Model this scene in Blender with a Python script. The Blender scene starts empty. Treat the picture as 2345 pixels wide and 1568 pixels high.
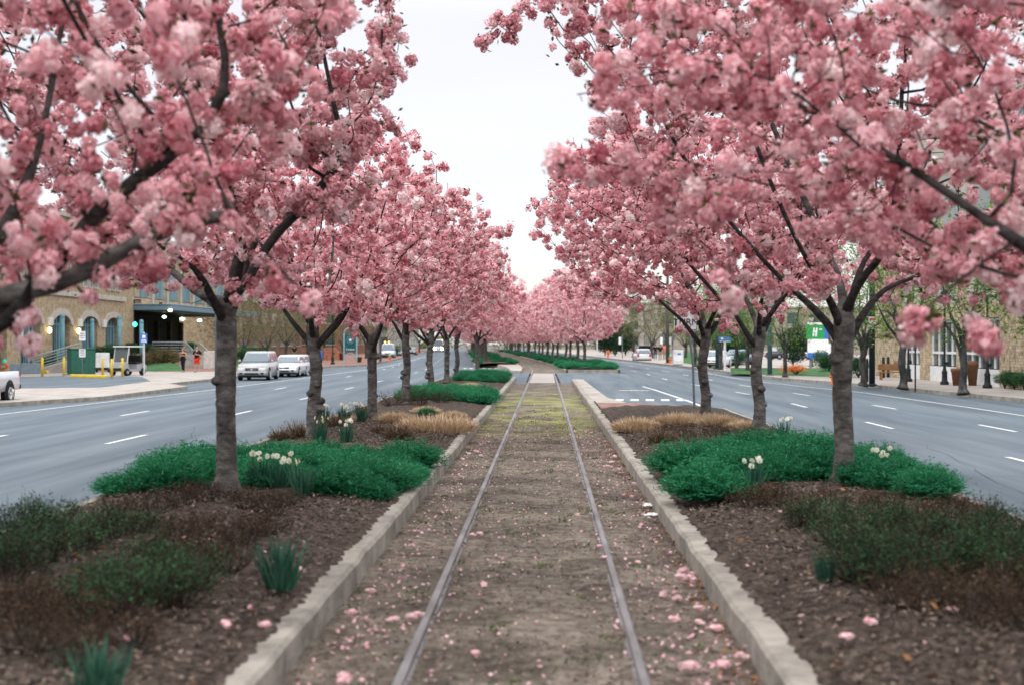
import bpy, bmesh, math, random
import numpy as np
from math import sin, cos, pi, radians, sqrt
from mathutils import Vector, Matrix
S = bpy.context.scene
COL = S.collection

# ------------------------------------------------------------------ camera
F_PX, CAM_Z, CAM_X = 3255.0, 2.1, 0.134        # focal length in reference pixels (2344 wide), eye height, eye offset
YAW = radians(1.373)
cd = bpy.data.cameras.new('camera'); cam = bpy.data.objects.new('camera', cd); COL.objects.link(cam)
cam.location = (CAM_X, 0, CAM_Z); cam.rotation_euler = (pi/2, 0, YAW)
cd.lens = 50; cd.sensor_width = 36; cd.clip_end = 3000; cd.clip_start = 0.1
cd.dof.use_dof = True; cd.dof.focus_distance = 30; cd.dof.aperture_fstop = 1.45
S.camera = cam

# ------------------------------------------------------------------ sky and light
SUN_EL, SUN_AZ = radians(55), radians(150)
W = bpy.data.worlds.new('World'); S.world = W; W.use_nodes = True
nt = W.node_tree; nt.nodes.clear()
def nn(t, typ, **k):
    n = t.nodes.new(typ)
    for a, v in k.items(): setattr(n, a, v)
    return n
out = nn(nt, 'ShaderNodeOutputWorld'); bg = nn(nt, 'ShaderNodeBackground')
sky = nn(nt, 'ShaderNodeTexSky', sky_type='NISHITA', sun_disc=False, sun_elevation=SUN_EL, sun_rotation=SUN_AZ)
sk2 = nn(nt, 'ShaderNodeBackground'); sk2.inputs['Strength'].default_value = 0.05
nt.links.new(sky.outputs[0], sk2.inputs['Color'])
tc = nn(nt, 'ShaderNodeTexCoord'); sep = nn(nt, 'ShaderNodeSeparateXYZ'); nt.links.new(tc.outputs['Generated'], sep.inputs[0])
ramp = nn(nt, 'ShaderNodeValToRGB'); e = ramp.color_ramp.elements
e[0].position = 0.0; e[0].color = (0.312, 0.30, 0.303, 1); e[1].position = 1.0; e[1].color = (1.0, .985, .965, 1)
q = e.new(0.22); q.color = (0.32, 0.30, 0.296, 1); q = e.new(0.5); q.color = (0.8, .785, .77, 1)
nt.links.new(sep.outputs['Z'], ramp.inputs[0])
cl = nn(nt, 'ShaderNodeTexNoise'); cl.inputs['Scale'].default_value = 2.2; cl.inputs['Detail'].default_value = 5
mp = nn(nt, 'ShaderNodeMapping'); mp.inputs['Scale'].default_value = (1, 1, 4.5); nt.links.new(tc.outputs['Generated'], mp.inputs[0]); nt.links.new(mp.outputs[0], cl.inputs[0])
mr = nn(nt, 'ShaderNodeMapRange'); mr.inputs[1].default_value = .3; mr.inputs[2].default_value = .7; mr.inputs[3].default_value = .92; mr.inputs[4].default_value = 1.04
nt.links.new(cl.outputs[0], mr.inputs[0])
mx = nn(nt, 'ShaderNodeMix', data_type='RGBA', blend_type='MULTIPLY'); mx.inputs[0].default_value = 1
nt.links.new(ramp.outputs[0], mx.inputs[6]); nt.links.new(mr.outputs[0], mx.inputs[7])
nt.links.new(mx.outputs[2], bg.inputs['Color']); bg.inputs['Strength'].default_value = 2.55
add = nn(nt, 'ShaderNodeAddShader'); nt.links.new(bg.outputs[0], add.inputs[0]); nt.links.new(sk2.outputs[0], add.inputs[1])
nt.links.new(add.outputs[0], out.inputs[0])
sl = bpy.data.lights.new('sun', 'SUN'); sl.energy = 1.5; sl.angle = radians(18); sl.color = (1, .97, .93)
so = bpy.data.objects.new('sun', sl); COL.objects.link(so)
so.rotation_euler = (radians(35), 0, radians(-30)); so.location = (0, 0, 60)
S.view_settings.view_transform = 'Standard'; S.view_settings.look = 'None'; S.view_settings.gamma = 1; S.view_settings.exposure = 0
S.cycles.max_bounces = 7; S.cycles.transparent_max_bounces = 8; S.cycles.diffuse_bounces = 4
S.cycles.use_adaptive_sampling = True; S.cycles.adaptive_threshold = 0.02

# ------------------------------------------------------------------ places: reference pixels (2344 x 1568) -> points of the world
def at(px, py, z=0.0):
    d = F_PX*(CAM_Z-z)/(py-784.0); r = (px-1172)/F_PX*d
    return Vector((CAM_X + r*cos(YAW) - d*sin(YAW), r*sin(YAW) + d*cos(YAW), z))
def far(px, d, z=0.0):
    r = (px-1172)/F_PX*d
    return Vector((CAM_X + r*cos(YAW) - d*sin(YAW), r*sin(YAW) + d*cos(YAW), z))
def hgt(py, d): return CAM_Z + (784-py)/F_PX*d
def xc(y): return -0.03*(sqrt((y-115)**2+100)+(y-115))      # the street bends gently left beyond the crossing
ROAD = -0.15

# ------------------------------------------------------------------ tagging
def tag(o, label=None, cat=None, group=None, kind=None):
    if label: o['label'] = label
    if cat: o['category'] = cat
    if group: o['group'] = group
    if kind: o['kind'] = kind
    return o
def empty(name, loc=(0,0,0), rz=0, label=None, cat=None, group=None):
    o = bpy.data.objects.new(name, None); COL.objects.link(o); o.location = loc; o.rotation_euler = (0,0,rz); o.empty_display_size = .2
    return tag(o, label, cat, group)
def dup(root, loc=None, rz=None, label=None, group=None, scale=None, parent=None):
    c = root.copy(); COL.objects.link(c); c.parent = parent
    if loc is not None: c.location = loc
    if rz is not None: c.rotation_euler = (0,0,rz)
    if scale is not None: c.scale = (scale,)*3 if not hasattr(scale, '__len__') else scale
    if label: c['label'] = label
    if group: c['group'] = group
    for ch in list(root.children): dup(ch, parent=c)
    return c

# ------------------------------------------------------------------ materials
def principled(name, col=(.5,.5,.5), rough=.6, metal=0, spec=.4):
    m = bpy.data.materials.new(name); m.use_nodes = True
    b = m.node_tree.nodes['Principled BSDF']
    b.inputs['Base Color'].default_value = (*col, 1); b.inputs['Roughness'].default_value = rough; b.inputs['Metallic'].default_value = metal
    b.inputs['Specular IOR Level'].default_value = spec
    return m, m.node_tree, b
def mat(name, cols, scale=5, rough=.8, metal=0, bump=0, bscale=None, stretch=(1,1,1), pos=None, detail=6, coord='Object', spec=.15, dist=0):
    """noise-mixed colours: cols is a list of 2..4 colours spread over a noise"""
    m, t, b = principled(name, cols[0], rough, metal, spec)
    tcn = nn(t, 'ShaderNodeTexCoord'); mpn = nn(t, 'ShaderNodeMapping'); mpn.inputs['Scale'].default_value = stretch
    t.links.new(tcn.outputs[coord], mpn.inputs[0])
    if len(cols) > 1:
        n = nn(t, 'ShaderNodeTexNoise'); n.inputs['Scale'].default_value = scale; n.inputs['Detail'].default_value = detail; n.inputs['Roughness'].default_value = .65
        n.inputs['Distortion'].default_value = dist
        t.links.new(mpn.outputs[0], n.inputs[0])
        r = nn(t, 'ShaderNodeValToRGB'); el = r.color_ramp.elements
        ps = pos or [.34 + .32*i/(len(cols)-1) for i in range(len(cols))]
        el[0].position = ps[0]; el[0].color = (*cols[0],1); el[1].position = ps[-1]; el[1].color = (*cols[-1],1)
        for c, p in list(zip(cols, ps))[1:-1]:
            x = el.new(p); x.color = (*c,1)
        t.links.new(n.outputs[0], r.inputs[0]); t.links.new(r.outputs[0], b.inputs['Base Color'])
    if bump:
        n2 = nn(t, 'ShaderNodeTexNoise'); n2.inputs['Scale'].default_value = bscale or scale*3; n2.inputs['Detail'].default_value = 5
        t.links.new(mpn.outputs[0], n2.inputs[0])
        bp = nn(t, 'ShaderNodeBump'); bp.inputs['Strength'].default_value = bump; bp.inputs['Distance'].default_value = .05
        t.links.new(n2.outputs[0], bp.inputs['Height']); t.links.new(bp.outputs[0], b.inputs['Normal'])
    return m
def leafmat(name, attr_lo, attr_hi, mid=None, trans=.35, rough=.6, obj_var=0.0):
    """thin petals and leaves: the colour runs between two tints by a random number stored per clump, part of the light passes through"""
    m, t, b = principled(name, attr_lo, rough, 0, .15)
    a = nn(t, 'ShaderNodeAttribute', attribute_name='tint')
    r = nn(t, 'ShaderNodeValToRGB'); el = r.color_ramp.elements
    el[0].color = (*attr_lo,1); el[1].color = (*attr_hi,1)
    if mid: x = el.new(.5); x.color = (*mid,1)
    t.links.new(a.outputs['Fac'], r.inputs[0]); src = r.outputs[0]
    if obj_var:
        oi = nn(t, 'ShaderNodeObjectInfo'); h = nn(t, 'ShaderNodeHueSaturation'); mr = nn(t, 'ShaderNodeMapRange')
        mr.inputs[3].default_value = 1-obj_var; mr.inputs[4].default_value = 1+obj_var
        t.links.new(oi.outputs['Random'], mr.inputs[0]); t.links.new(mr.outputs[0], h.inputs['Value']); t.links.new(src, h.inputs['Color']); src = h.outputs[0]
    t.links.new(src, b.inputs['Base Color'])
    tr = nn(t, 'ShaderNodeBsdfTranslucent'); t.links.new(src, tr.inputs[0])
    ms = nn(t, 'ShaderNodeMixShader'); ms.inputs[0].default_value = trans
    o = t.nodes['Material Output']
    t.links.new(b.outputs[0], ms.inputs[1]); t.links.new(tr.outputs[0], ms.inputs[2]); t.links.new(ms.outputs[0], o.inputs[0])
    return m
def glow(name, col, strength):
    m = bpy.data.materials.new(name); m.use_nodes = True; t = m.node_tree; t.nodes.clear()
    em = nn(t, 'ShaderNodeEmission'); em.inputs[0].default_value = (*col,1); em.inputs[1].default_value = strength
    t.links.new(em.outputs[0], nn(t, 'ShaderNodeOutputMaterial').inputs[0]); return m

# ------------------------------------------------------------------ mesh builder
class MB:
    def __init__(s): s.v = []; s.f = []; s.m = []; s.cur = 0
    def mi(s, i): s.cur = i; return s
    def add(s, vs, fs):
        o = len(s.v); s.v += [tuple(p) for p in vs]; s.f += [tuple(i+o for i in f) for f in fs]; s.m += [s.cur]*len(fs); return s
    def box(s, c, d, rz=0, M=None, bev=0):
        x, y, z = (k/2 for k in d)
        if bev:
            bm = bmesh.new(); bmesh.ops.create_cube(bm, size=1); bmesh.ops.scale(bm, vec=d, verts=bm.verts)
            bmesh.ops.bevel(bm, geom=bm.edges[:], offset=bev, segments=2, affect='EDGES', profile=.5)
            bm.verts.index_update(); vs = [v.co.copy() for v in bm.verts]; fs = [[v.index for v in f.verts] for f in bm.faces]; bm.free()
        else:
            vs = [Vector(p) for p in ((-x,-y,-z),(x,-y,-z),(x,y,-z),(-x,y,-z),(-x,-y,z),(x,-y,z),(x,y,z),(-x,y,z))]
            fs = [(0,3,2,1),(4,5,6,7),(0,1,5,4),(1,2,6,5),(2,3,7,6),(3,0,4,7)]
        R = Matrix.Rotation(rz, 3, 'Z') if M is None else M
        return s.add([R@v + Vector(c) for v in vs], fs)
    def quad(s, *p): return s.add(p, [tuple(range(len(p)))])
    def prism(s, poly, z0, z1, bottom=False):
        n = len(poly); area = sum(poly[i][0]*poly[(i+1)%n][1]-poly[(i+1)%n][0]*poly[i][1] for i in range(n))
        if area < 0: poly = poly[::-1]
        vs = [(p[0],p[1],z0) for p in poly]+[(p[0],p[1],z1) for p in poly]
        fs = [tuple(range(n,2*n))]+[(i,(i+1)%n,n+(i+1)%n,n+i) for i in range(n)]
        if bottom: fs.append(tuple(range(n-1,-1,-1)))
        return s.add(vs, fs)
    def extrude(s, poly, axis, a, b):
        """poly of 2-D points in the plane across axis 'x' (y,z) or 'y' (x,z), extruded from a to b"""
        n = len(poly); g = (lambda p, t: (t,p[0],p[1])) if axis == 'x' else (lambda p, t: (p[0],t,p[1]))
        vs = [g(p,a) for p in poly]+[g(p,b) for p in poly]
        return s.add(vs, [tuple(range(n)), tuple(range(2*n-1,n-1,-1))]+[(i,i+n,(i+1)%n+n,(i+1)%n) for i in range(n)])
    def tube(s, pts, rad, n=8, caps=True):
        pts = [Vector(p) for p in pts]; k = len(pts)
        if not hasattr(rad, '__len__'): rad = [rad]*k
        vs = []; fs = []; u = None
        for i, p in enumerate(pts):
            t = (pts[min(i+1,k-1)]-pts[max(i-1,0)])
            t = t.normalized() if t.length > 1e-9 else Vector((0,0,1))
            if u is None: u = t.orthogonal().normalized()
            else:
                u = u - t*u.dot(t); u = u.normalized() if u.length > 1e-6 else t.orthogonal().normalized()
            w = t.cross(u)
            for j in range(n):
                a = 2*pi*j/n; vs.append(p + (u*cos(a)+w*sin(a))*rad[i])
        for i in range(k-1):
            for j in range(n):
                fs.append((i*n+j, i*n+(j+1)%n, (i+1)*n+(j+1)%n, (i+1)*n+j))
        if caps: fs += [tuple(range(n-1,-1,-1)), tuple(range((k-1)*n, k*n))]
        return s.add(vs, fs)
    def lathe(s, prof, c=(0,0,0), n=14, M=None):
        vs = []; k = len(prof)
        for r, z in prof:
            for j in range(n): vs.append(Vector((r*cos(2*pi*j/n), r*sin(2*pi*j/n), z)))
        fs = [(i*n+j, i*n+(j+1)%n, (i+1)*n+(j+1)%n, (i+1)*n+j) for i in range(k-1) for j in range(n)]
        fs += [tuple(range(n-1,-1,-1)), tuple(range((k-1)*n,k*n))]
        if M: vs = [M@v for v in vs]
        return s.add([v+Vector(c) for v in vs], fs)
    def build(s, name, mats, parent=None, smooth=False):
        me = bpy.data.meshes.new(name); me.from_pydata(s.v, [], s.f)
        for m in (mats if isinstance(mats, (list,tuple)) else [mats]): me.materials.append(m)
        if any(s.m): me.polygons.foreach_set('material_index', s.m)
        if smooth: me.polygons.foreach_set('use_smooth', [True]*len(s.f))
        me.validate(); me.update()
        o = bpy.data.objects.new(name, me); COL.objects.link(o); o.parent = parent
        return o
def npmesh(name, V, F, mats, mi=None, tint=None, parent=None, smooth=False):
    """fast mesh from arrays: V (n,3), F (m,k) with one k"""
    V = np.ascontiguousarray(V, np.float32); F = np.ascontiguousarray(F, np.int32); m, k = F.shape
    me = bpy.data.meshes.new(name); me.vertices.add(len(V)); me.vertices.foreach_set('co', V.ravel())
    me.loops.add(m*k); me.loops.foreach_set('vertex_index', F.ravel())
    me.polygons.add(m); me.polygons.foreach_set('loop_start', np.arange(0,m*k,k,dtype=np.int32)); me.polygons.foreach_set('loop_total', np.full(m,k,np.int32))
    for q in (mats if isinstance(mats, (list,tuple)) else [mats]): me.materials.append(q)
    if mi is not None: me.polygons.foreach_set('material_index', np.ascontiguousarray(mi, np.int32))
    if smooth: me.polygons.foreach_set('use_smooth', np.ones(m, bool))
    if tint is not None:
        a = me.attributes.new('tint', 'FLOAT', 'FACE'); a.data.foreach_set('value', np.ascontiguousarray(tint, np.float32))
    me.update(calc_edges=True)
    o = bpy.data.objects.new(name, me); COL.objects.link(o); o.parent = parent
    return o

# ================================================================== SETTING
ASPH = mat('asphalt', [(.075,.097,.120),(.105,.132,.157),(.139,.167,.192)], scale=.45, rough=.85, bump=.25, bscale=45, detail=12, stretch=(2.4,.12,1))
CONC = mat('pale_concrete', [(.25,.225,.205),(.33,.30,.28),(.39,.36,.335)], scale=.8, rough=.9, detail=10)
KERB = mat('kerb_stone', [(.17,.158,.14),(.28,.26,.228),(.37,.342,.30)], scale=2.4, rough=.9, bump=.35, bscale=30, detail=9)
PAINT = mat('road_paint', [(.45,.46,.46),(.62,.63,.63)], scale=9, rough=.7)
BRICKP = mat('brick_paving', [(.15,.075,.06),(.20,.11,.09),(.26,.17,.14)], scale=2, rough=.85)
LAWN = mat('lawn_green', [(.025,.075,.03),(.04,.11,.04),(.07,.15,.05)], scale=1.2, rough=.9, bump=.4, bscale=20)
EARTH = mat('bare_earth', [(.10,.085,.07),(.15,.13,.11),(.19,.17,.14)], scale=.7, rough=.95)
MULCH = mat('bark_mulch', [(.015,.012,.010),(.045,.034,.028),(.09,.069,.056),(.18,.145,.12)], scale=11, rough=.95, bump=.9, bscale=34, detail=11, pos=[.3,.44,.56,.72])
# trackbed: grit with a mossy green stretch before the crossing
def track_material():
    m = mat('track_grit', [(.075,.062,.05),(.145,.122,.10),(.20,.172,.14),(.27,.24,.195)], scale=7, rough=.95, bump=.7, bscale=40, detail=11, pos=[.33,.46,.56,.72])
    t = m.node_tree; b = t.nodes['Principled BSDF']; ramp = [n for n in t.nodes if n.type == 'VALTORGB'][0]
    tcn = [n for n in t.nodes if n.type == 'TEX_COORD'][0]; sp = nn(t, 'ShaderNodeSeparateXYZ'); t.links.new(tcn.outputs['Object'], sp.inputs[0])
    def band(a, b2, c, d, src):
        r1 = nn(t, 'ShaderNodeMapRange', interpolation_type='SMOOTHSTEP'); r1.inputs[1].default_value = a; r1.inputs[2].default_value = b2
        r2 = nn(t, 'ShaderNodeMapRange', interpolation_type='SMOOTHSTEP'); r2.inputs[1].default_value = c; r2.inputs[2].default_value = d; r2.inputs[3].default_value = 1; r2.inputs[4].default_value = 0
        t.links.new(src, r1.inputs[0]); t.links.new(src, r2.inputs[0])
        mu = nn(t, 'ShaderNodeMath', operation='MULTIPLY'); t.links.new(r1.outputs[0], mu.inputs[0]); t.links.new(r2.outputs[0], mu.inputs[1]); return mu.outputs[0]
    n = nn(t, 'ShaderNodeTexNoise'); n.inputs['Scale'].default_value = .55; n.inputs['Detail'].default_value = 8
    mpn = nn(t, 'ShaderNodeMapping'); mpn.inputs['Scale'].default_value = (1.6,.75,1); t.links.new(tcn.outputs['Object'], mpn.inputs[0]); t.links.new(mpn.outputs[0], n.inputs[0])
    r = nn(t, 'ShaderNodeMapRange'); r.inputs[1].default_value = .38; r.inputs[2].default_value = .6; t.links.new(n.outputs[0], r.inputs[0])
    bY = band(30, 36, 48, 66, sp.outputs['Y']); mu = nn(t, 'ShaderNodeMath', operation='MULTIPLY'); t.links.new(bY, mu.inputs[0]); t.links.new(r.outputs[0], mu.inputs[1])
    mu2 = nn(t, 'ShaderNodeMath', operation='MULTIPLY'); mu2.inputs[1].default_value = .85; t.links.new(mu.outputs[0], mu2.inputs[0])
    mx = nn(t, 'ShaderNodeMix', data_type='RGBA'); mx.inputs[7].default_value = (.24,.25,.085,1)
    t.links.new(mu2.outputs[0], mx.inputs[0]); t.links.new(ramp.outputs[0], mx.inputs[6])
    # dark damp blotches
    n3 = nn(t, 'ShaderNodeTexNoise'); n3.inputs['Scale'].default_value = .9; n3.inputs['Detail'].default_value = 6; t.links.new(tcn.outputs['Object'], n3.inputs[0])
    r3 = nn(t, 'ShaderNodeMapRange'); r3.inputs[1].default_value = .38; r3.inputs[2].default_value = .62; r3.inputs[3].default_value = .6; r3.inputs[4].default_value = 1.2; t.links.new(n3.outputs[0], r3.inputs[0])
    m3 = nn(t, 'ShaderNodeMix', data_type='RGBA', blend_type='MULTIPLY'); m3.inputs[0].default_value = 1; t.links.new(mx.outputs[2], m3.inputs[6]); t.links.new(r3.outputs[0], m3.inputs[7])
    t.links.new(m3.outputs[2], b.inputs['Base Color']); return m
GRIT = track_material()

def struct(name, mb, m, smooth=False): return tag(mb.build(name, m, smooth=smooth), kind='structure')
# one ground sheet to the horizon
g = MB(); g.quad((-900,-60,-.3),(900,-60,-.3),(900,1500,-.3),(-900,1500,-.3)); struct('ground', g, EARTH)
g = MB(); ys = list(range(-10,121,10))+list(range(125,600,8))
for a, b in zip(ys, ys[1:]):
    g.quad((-20+xc(a),a,ROAD),(20+xc(a),a,ROAD),(20+xc(b),b,ROAD),(-20+xc(b),b,ROAD))
struct('road', g, ASPH)
# a cross street through the median
g = MB(); yl, yr = 74.6, 97
g.quad((-60,78,ROAD+.004),(-19.5,78,ROAD+.004),(-19.5,96,ROAD+.004),(-60,96,ROAD+.004)); g.quad((14,84,ROAD+.004),(80,84,ROAD+.004),(80,96,ROAD+.004),(14,96,ROAD+.004))
for x0, z0, x1, z1 in ((-7,ROAD+.004,-4.6,.0),(-4.6,.0,-.9,.004),(.9,.004,4.6,0),(4.6,0,7,ROAD+.004)):
    g.quad((x0,74.0,z0),(x1,74.0,z1),(x1-.1,yr+2,z1),(x0-.1,yr+2,z0)); g.quad((x0,73.0,ROAD+.003),(x1,73.0,ROAD+.003),(x1,74.0,z1),(x0,74.0,z0)); g.quad((x0-.1,yr+2,z0),(x1-.1,yr+2,z1),(x1-.1,yr+2.9,ROAD),(x0-.1,yr+2.9,ROAD))
struct('crossing_road', g, ASPH)
g = MB(); g.box((-.06,85.5,-.04),(1.36,22.5,.1)); struct('crossing_slab', g, mat('crossing_concrete', [(.27,.245,.23),(.36,.33,.31)], scale=1.5, rough=.9))

rng = np.random.default_rng(5)
def fbm(x, y, s, seed=0):
    r = np.random.default_rng(seed); o = np.zeros_like(x)
    for k in range(22):
        a = r.uniform(0, 2*pi); f = s*r.uniform(.5, 3.2); o += np.sin((x*cos(a)+y*sin(a))*f + r.uniform(0, 6.28))/22**.5
    return o
def grid(name, xs, ys, zf, m, bend=True):
    X, Y = np.meshgrid(np.array(xs,float), np.array(ys,float)); Z = zf(X, Y)
    if bend: X = X + np.array([xc(y) for y in ys])[:,None]
    n, k = X.shape; V = np.stack([X,Y,Z],-1).reshape(-1,3)
    i = np.arange(n*k).reshape(n,k); F = np.stack([i[:-1,:-1],i[:-1,1:],i[1:,1:],i[1:,:-1]],-1).reshape(-1,4)
    return tag(npmesh(name, V, F, m, smooth=True), kind='structure')
near_y = list(np.arange(3,30,.12))+list(np.arange(30,74,.5))
grid('track_bed', np.linspace(-1.6,1.6,34), near_y+[74.2], lambda X,Y: .0+.012*fbm(X,Y,2.2,1)-.012, GRIT)
grid('track_bed', np.linspace(-1.6,1.6,9), list(np.arange(96.8,430,4)), lambda X,Y: -.02+0*X, GRIT)
HUMP = lambda X, a, b: np.clip(np.sin(np.clip((X-a)/(b-a),0,1)*pi),0,1)**.7
def bed(name, a, b, ys, amp=.13, seed=3):
    nx = 30 if ys[0] < 50 else 8
    return grid(name, np.linspace(a,b,nx), ys, lambda X,Y: .175+amp*HUMP(X,a,b)+.022*fbm(X,Y,1.9,seed)*(HUMP(X,a,b)+.15)+.018*fbm(X,Y,6,seed+1), MULCH)
bed('planting_bed', -5.35, -1.62, list(np.arange(3,30,.15))+list(np.arange(30,79.5,.6)), seed=11)
bed('planting_bed', 1.62, 5.3, list(np.arange(3,30,.15))+list(np.arange(30,41.5,.6)), seed=21)
bed('planting_bed', 1.62, 5.3, list(np.arange(100.5,430,5)), seed=31)
bed('planting_bed', -5.3, -1.62, list(np.arange(126,430,5)), seed=41)
def kerb_run(x, w, ys, z=.2, z0=-.3, jag=0, name='kerb', side=1):
    """stone kerb along the street; the face stands on the track or road side, the back edge wears a ragged line of spilt mulch"""
    g = MB(); P = []
    for y in ys: P.append((x+xc(y), y))
    sec = [(0,z0),(0,z-.03),(.03,z),(w,z),(w,z0)]
    vs = []; n = len(sec)
    for px, py in P:
        j = random.uniform(-.012,.012); wob = random.uniform(-.008,.008)
        for k, (dx, dz) in enumerate(sec): vs.append((px+side*dx+(wob if k<3 else 0), py, dz+(j if 0<k<4 else 0)))
    fs = []
    for i in range(len(P)-1):
        for k in range(n-1):
            q = (i*n+k, (i+1)*n+k, (i+1)*n+k+1, i*n+k+1); fs.append(q if side > 0 else q[::-1])
    fs.append(tuple(range(n))); fs.append(tuple((len(P)-1)*n+k for k in range(n)))
    g.add(vs, fs); return struct(name, g, KERB)
random.seed(2)
yk = list(np.arange(3,40,.45))+list(np.arange(40,74.5,1.5))
kerb_run(-1.5, .2, yk+[76,78,79.6], side=-1); kerb_run(1.5, .2, yk, side=1)
kerb_run(-5.5, .17, list(np.arange(3,80,1.5)), z=.17, side=1); kerb_run(5.47, .17, list(np.arange(3,42.5,1.5)), z=.17, side=-1)
fy = list(np.arange(100,430,6))
kerb_run(1.5, .15, fy, side=1); kerb_run(5.45, .15, fy, side=-1); kerb_run(-1.5, .15, [126+6*i for i in range(50)], side=-1); kerb_run(-5.45, .15, [126+6*i for i in range(50)], side=1)
# spilt mulch along the backs of the near kerbs, a ragged stuff edge
g = MB(); random.seed(8)
for sx in (-1, 1):
    y = 3.0
    while y < 46:
        w = random.uniform(.02,.07) * (1.3 if random.random() < .2 else 1); L = random.uniform(.10,.32)
        x0 = sx*1.72; x1 = sx*(1.70-w)
        g.add([(x0,y-.04,.215),(x1,y+L*.3,.203),(x1+sx*.02,y+L*.75,.204),(x0,y+L+.06,.215),(sx*1.71,y+L*.5,.232)], [(0,1,4),(1,2,4),(2,3,4)] if sx > 0 else [(4,1,0),(4,2,1),(4,3,2)])
        y += L*random.uniform(.5,1.2)
tag(g.build('spilt_mulch', MULCH), kind='stuff')

# medians at the crossing: pale noses with a brick apron
def nose(poly, name='median_nose', m=CONC, z=.16): g = MB(); g.prism(poly, -.2, z); return struct(name, g, m)
nose([(1.72,46),(1.5,46.01),(1.5,75.5),(1.75,76.2),(2.1,75.5),(2.2,62),(2.3,50.7),(2.75,46)])
nose([(1.72,41.4),(1.72,46),(2.75,46),(3.8,44.5),(5.0,42.8),(5.3,41.4)], 'brick_apron', BRICKP, .165)
nose([(1.66,100.0),(1.66,100.45),(5.3,100.45),(5.3,100.0)], 'kerb', KERB, .2)
nose([(-1.5+xc(y)-d,y) for y,d in ((98,0.1),(99,0),(112,0),(126,0))]+[(-3.4+xc(126),126),(-2.7+xc(112),112),(-2.2+xc(99),99)])
nose([(-3.4+xc(126),126.0),(-1.66+xc(126),126),(-1.66+xc(131),131),(-5.2+xc(131),131),(-5.2+xc(128),128)], 'brick_apron', BRICKP, .03)
nose([(-5.3,79.2),(-1.72,79.2),(-1.72,80.0),(-3.5,81.2),(-5.0,80.6)], 'median_nose', CONC, .12)

# pavements
def polyx(tab, y):
    if y <= tab[0][1]: return tab[0][0]
    for (x0,y0),(x1,y1) in zip(tab, tab[1:]):
        if y <= y1: return x0+(x1-x0)*(y-y0)/(y1-y0)
    return tab[-1][0]
LK = [(-18.9,20),(-18.9,49),(-17.1,55),(-17.1,68),(-19.3,73),(-19.3,127),(-16.9,137)]
RK = [(18.6,30),(18,54),(16.4,72),(14.0,86),(13.4,110)]
def left_kerb(y): return polyx(LK, y) if y < 137 else -15.2-.6*max(0,1-(y-137)/40)+xc(y)
def right_kerb(y): return polyx(RK, y) if y < 110 else 13.4+xc(y)
def pavement(name, fn, other, ys, m, z=0.0, kerbw=.16):
    g = MB(); e = MB(); sg = 1 if other(ys[0]) > fn(ys[0]) else -1
    P = [(fn(y)+sg*kerbw, y) for y in ys]; Q = [(other(y), y) for y in ys]
    g.prism(P+Q[::-1], -.25, z)
    e.prism([(fn(y),y) for y in ys]+P[::-1], -.25, z+.008)
    struct(name, g, m); struct('kerb', e, KERB)
ysL = [20,30,40,49,51,53,55,60,65,68,70,73,80,90,100,103]
pavement('pavement', left_kerb, lambda y: -90, ysL, CONC)
pavement('brick_pavement', left_kerb, lambda y: -90, [103.01,110,120,127,130,133,137]+list(range(141,420,8)), BRICKP, 0.0)
ysR = [30,40,50,54,60,66,72,76,80,86,92,100,110]+list(range(116,420,8))
pavement('pavement', right_kerb, lambda y: 120, ysR, CONC)
# driveway through the left plaza, and lawns
g = MB(); g.prism([tuple(at(-60,890)[:2]), tuple(at(230,886)[:2]), tuple(at(345,872)[:2]), tuple(at(325,862)[:2]), tuple(at(140,860)[:2]), tuple(at(-80,866)[:2])], -.1, .006); struct('driveway', g, ASPH)
def slope(name, P, m):
    g = MB(); g.quad(*P); return struct(name, g, m)

# painted lines
g = MB(); Z = ROAD+.008
def stripe(x0,y0,x1,y1,w=.13):
    d = Vector((x1-x0,y1-y0)); n = Vector((-d.y,d.x)).normalized()*w/2
    g.quad((x0-n.x,y0-n.y,Z),(x0+n.x,y0+n.y,Z),(x1+n.x,y1+n.y,Z),(x1-n.x,y1-n.y,Z))
L1 = [(-9.7,0),(-9.5,100)]; L2 = [(-13.1,0),(-12.9,60),(-13.0,100)]
R1 = [(9.2,0),(9.2,58),(7.5,86),(7.2,112)]; R2 = [(12.0,0),(12.0,50),(10.2,80),(9.6,112)]
def line_x(tab, y): return polyx(tab, y) if y < 100 or tab[0][0] > 0 and y < 112 else tab[-1][0]+xc(y)
for tab, y0 in ((L1,31.4-24.6),(L2,31.2-24.6),(R1,36.4-23.6),(R2,37.4-25.8)):
    y = y0
    while y < 330:
        stripe(line_x(tab,y),y,line_x(tab,y+3.1),y+3.1); y += 12.3
def run(pts, w=.12):
    for a, b in zip(pts, pts[1:]): stripe(*a, *b, w)
run([(-17.6,24),(-17.0,44),(-15.7,69),(-15.3,90),(-14.7,124),(-15.0,137),(-16.8,180),(-19.5,236)])
run([(14.9,24),(14.8,50),(14.4,64),(12.6,80),(12.1,92),(11.9,112),(11.9+xc(150),150),(11.9+xc(230),230)])
run([(5.72,44),(5.6,56),(5.3,68),(4.9,78)], .14)
stripe(3.55,67,5.0,67.2,.5); stripe(3.1,86,4.5,86.1,.3)
for i in range(5): x = 2.95+i*.6; stripe(x,55.1,x+.12,56.8,.33)
for i in range(7): x = -2.9-i*.55; stripe(x+xc(126),123,x+xc(126),126,.3)
struct('lane_marking_paint', g, PAINT)
g = MB(); Z = ROAD+.006; random.seed(44)
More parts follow.
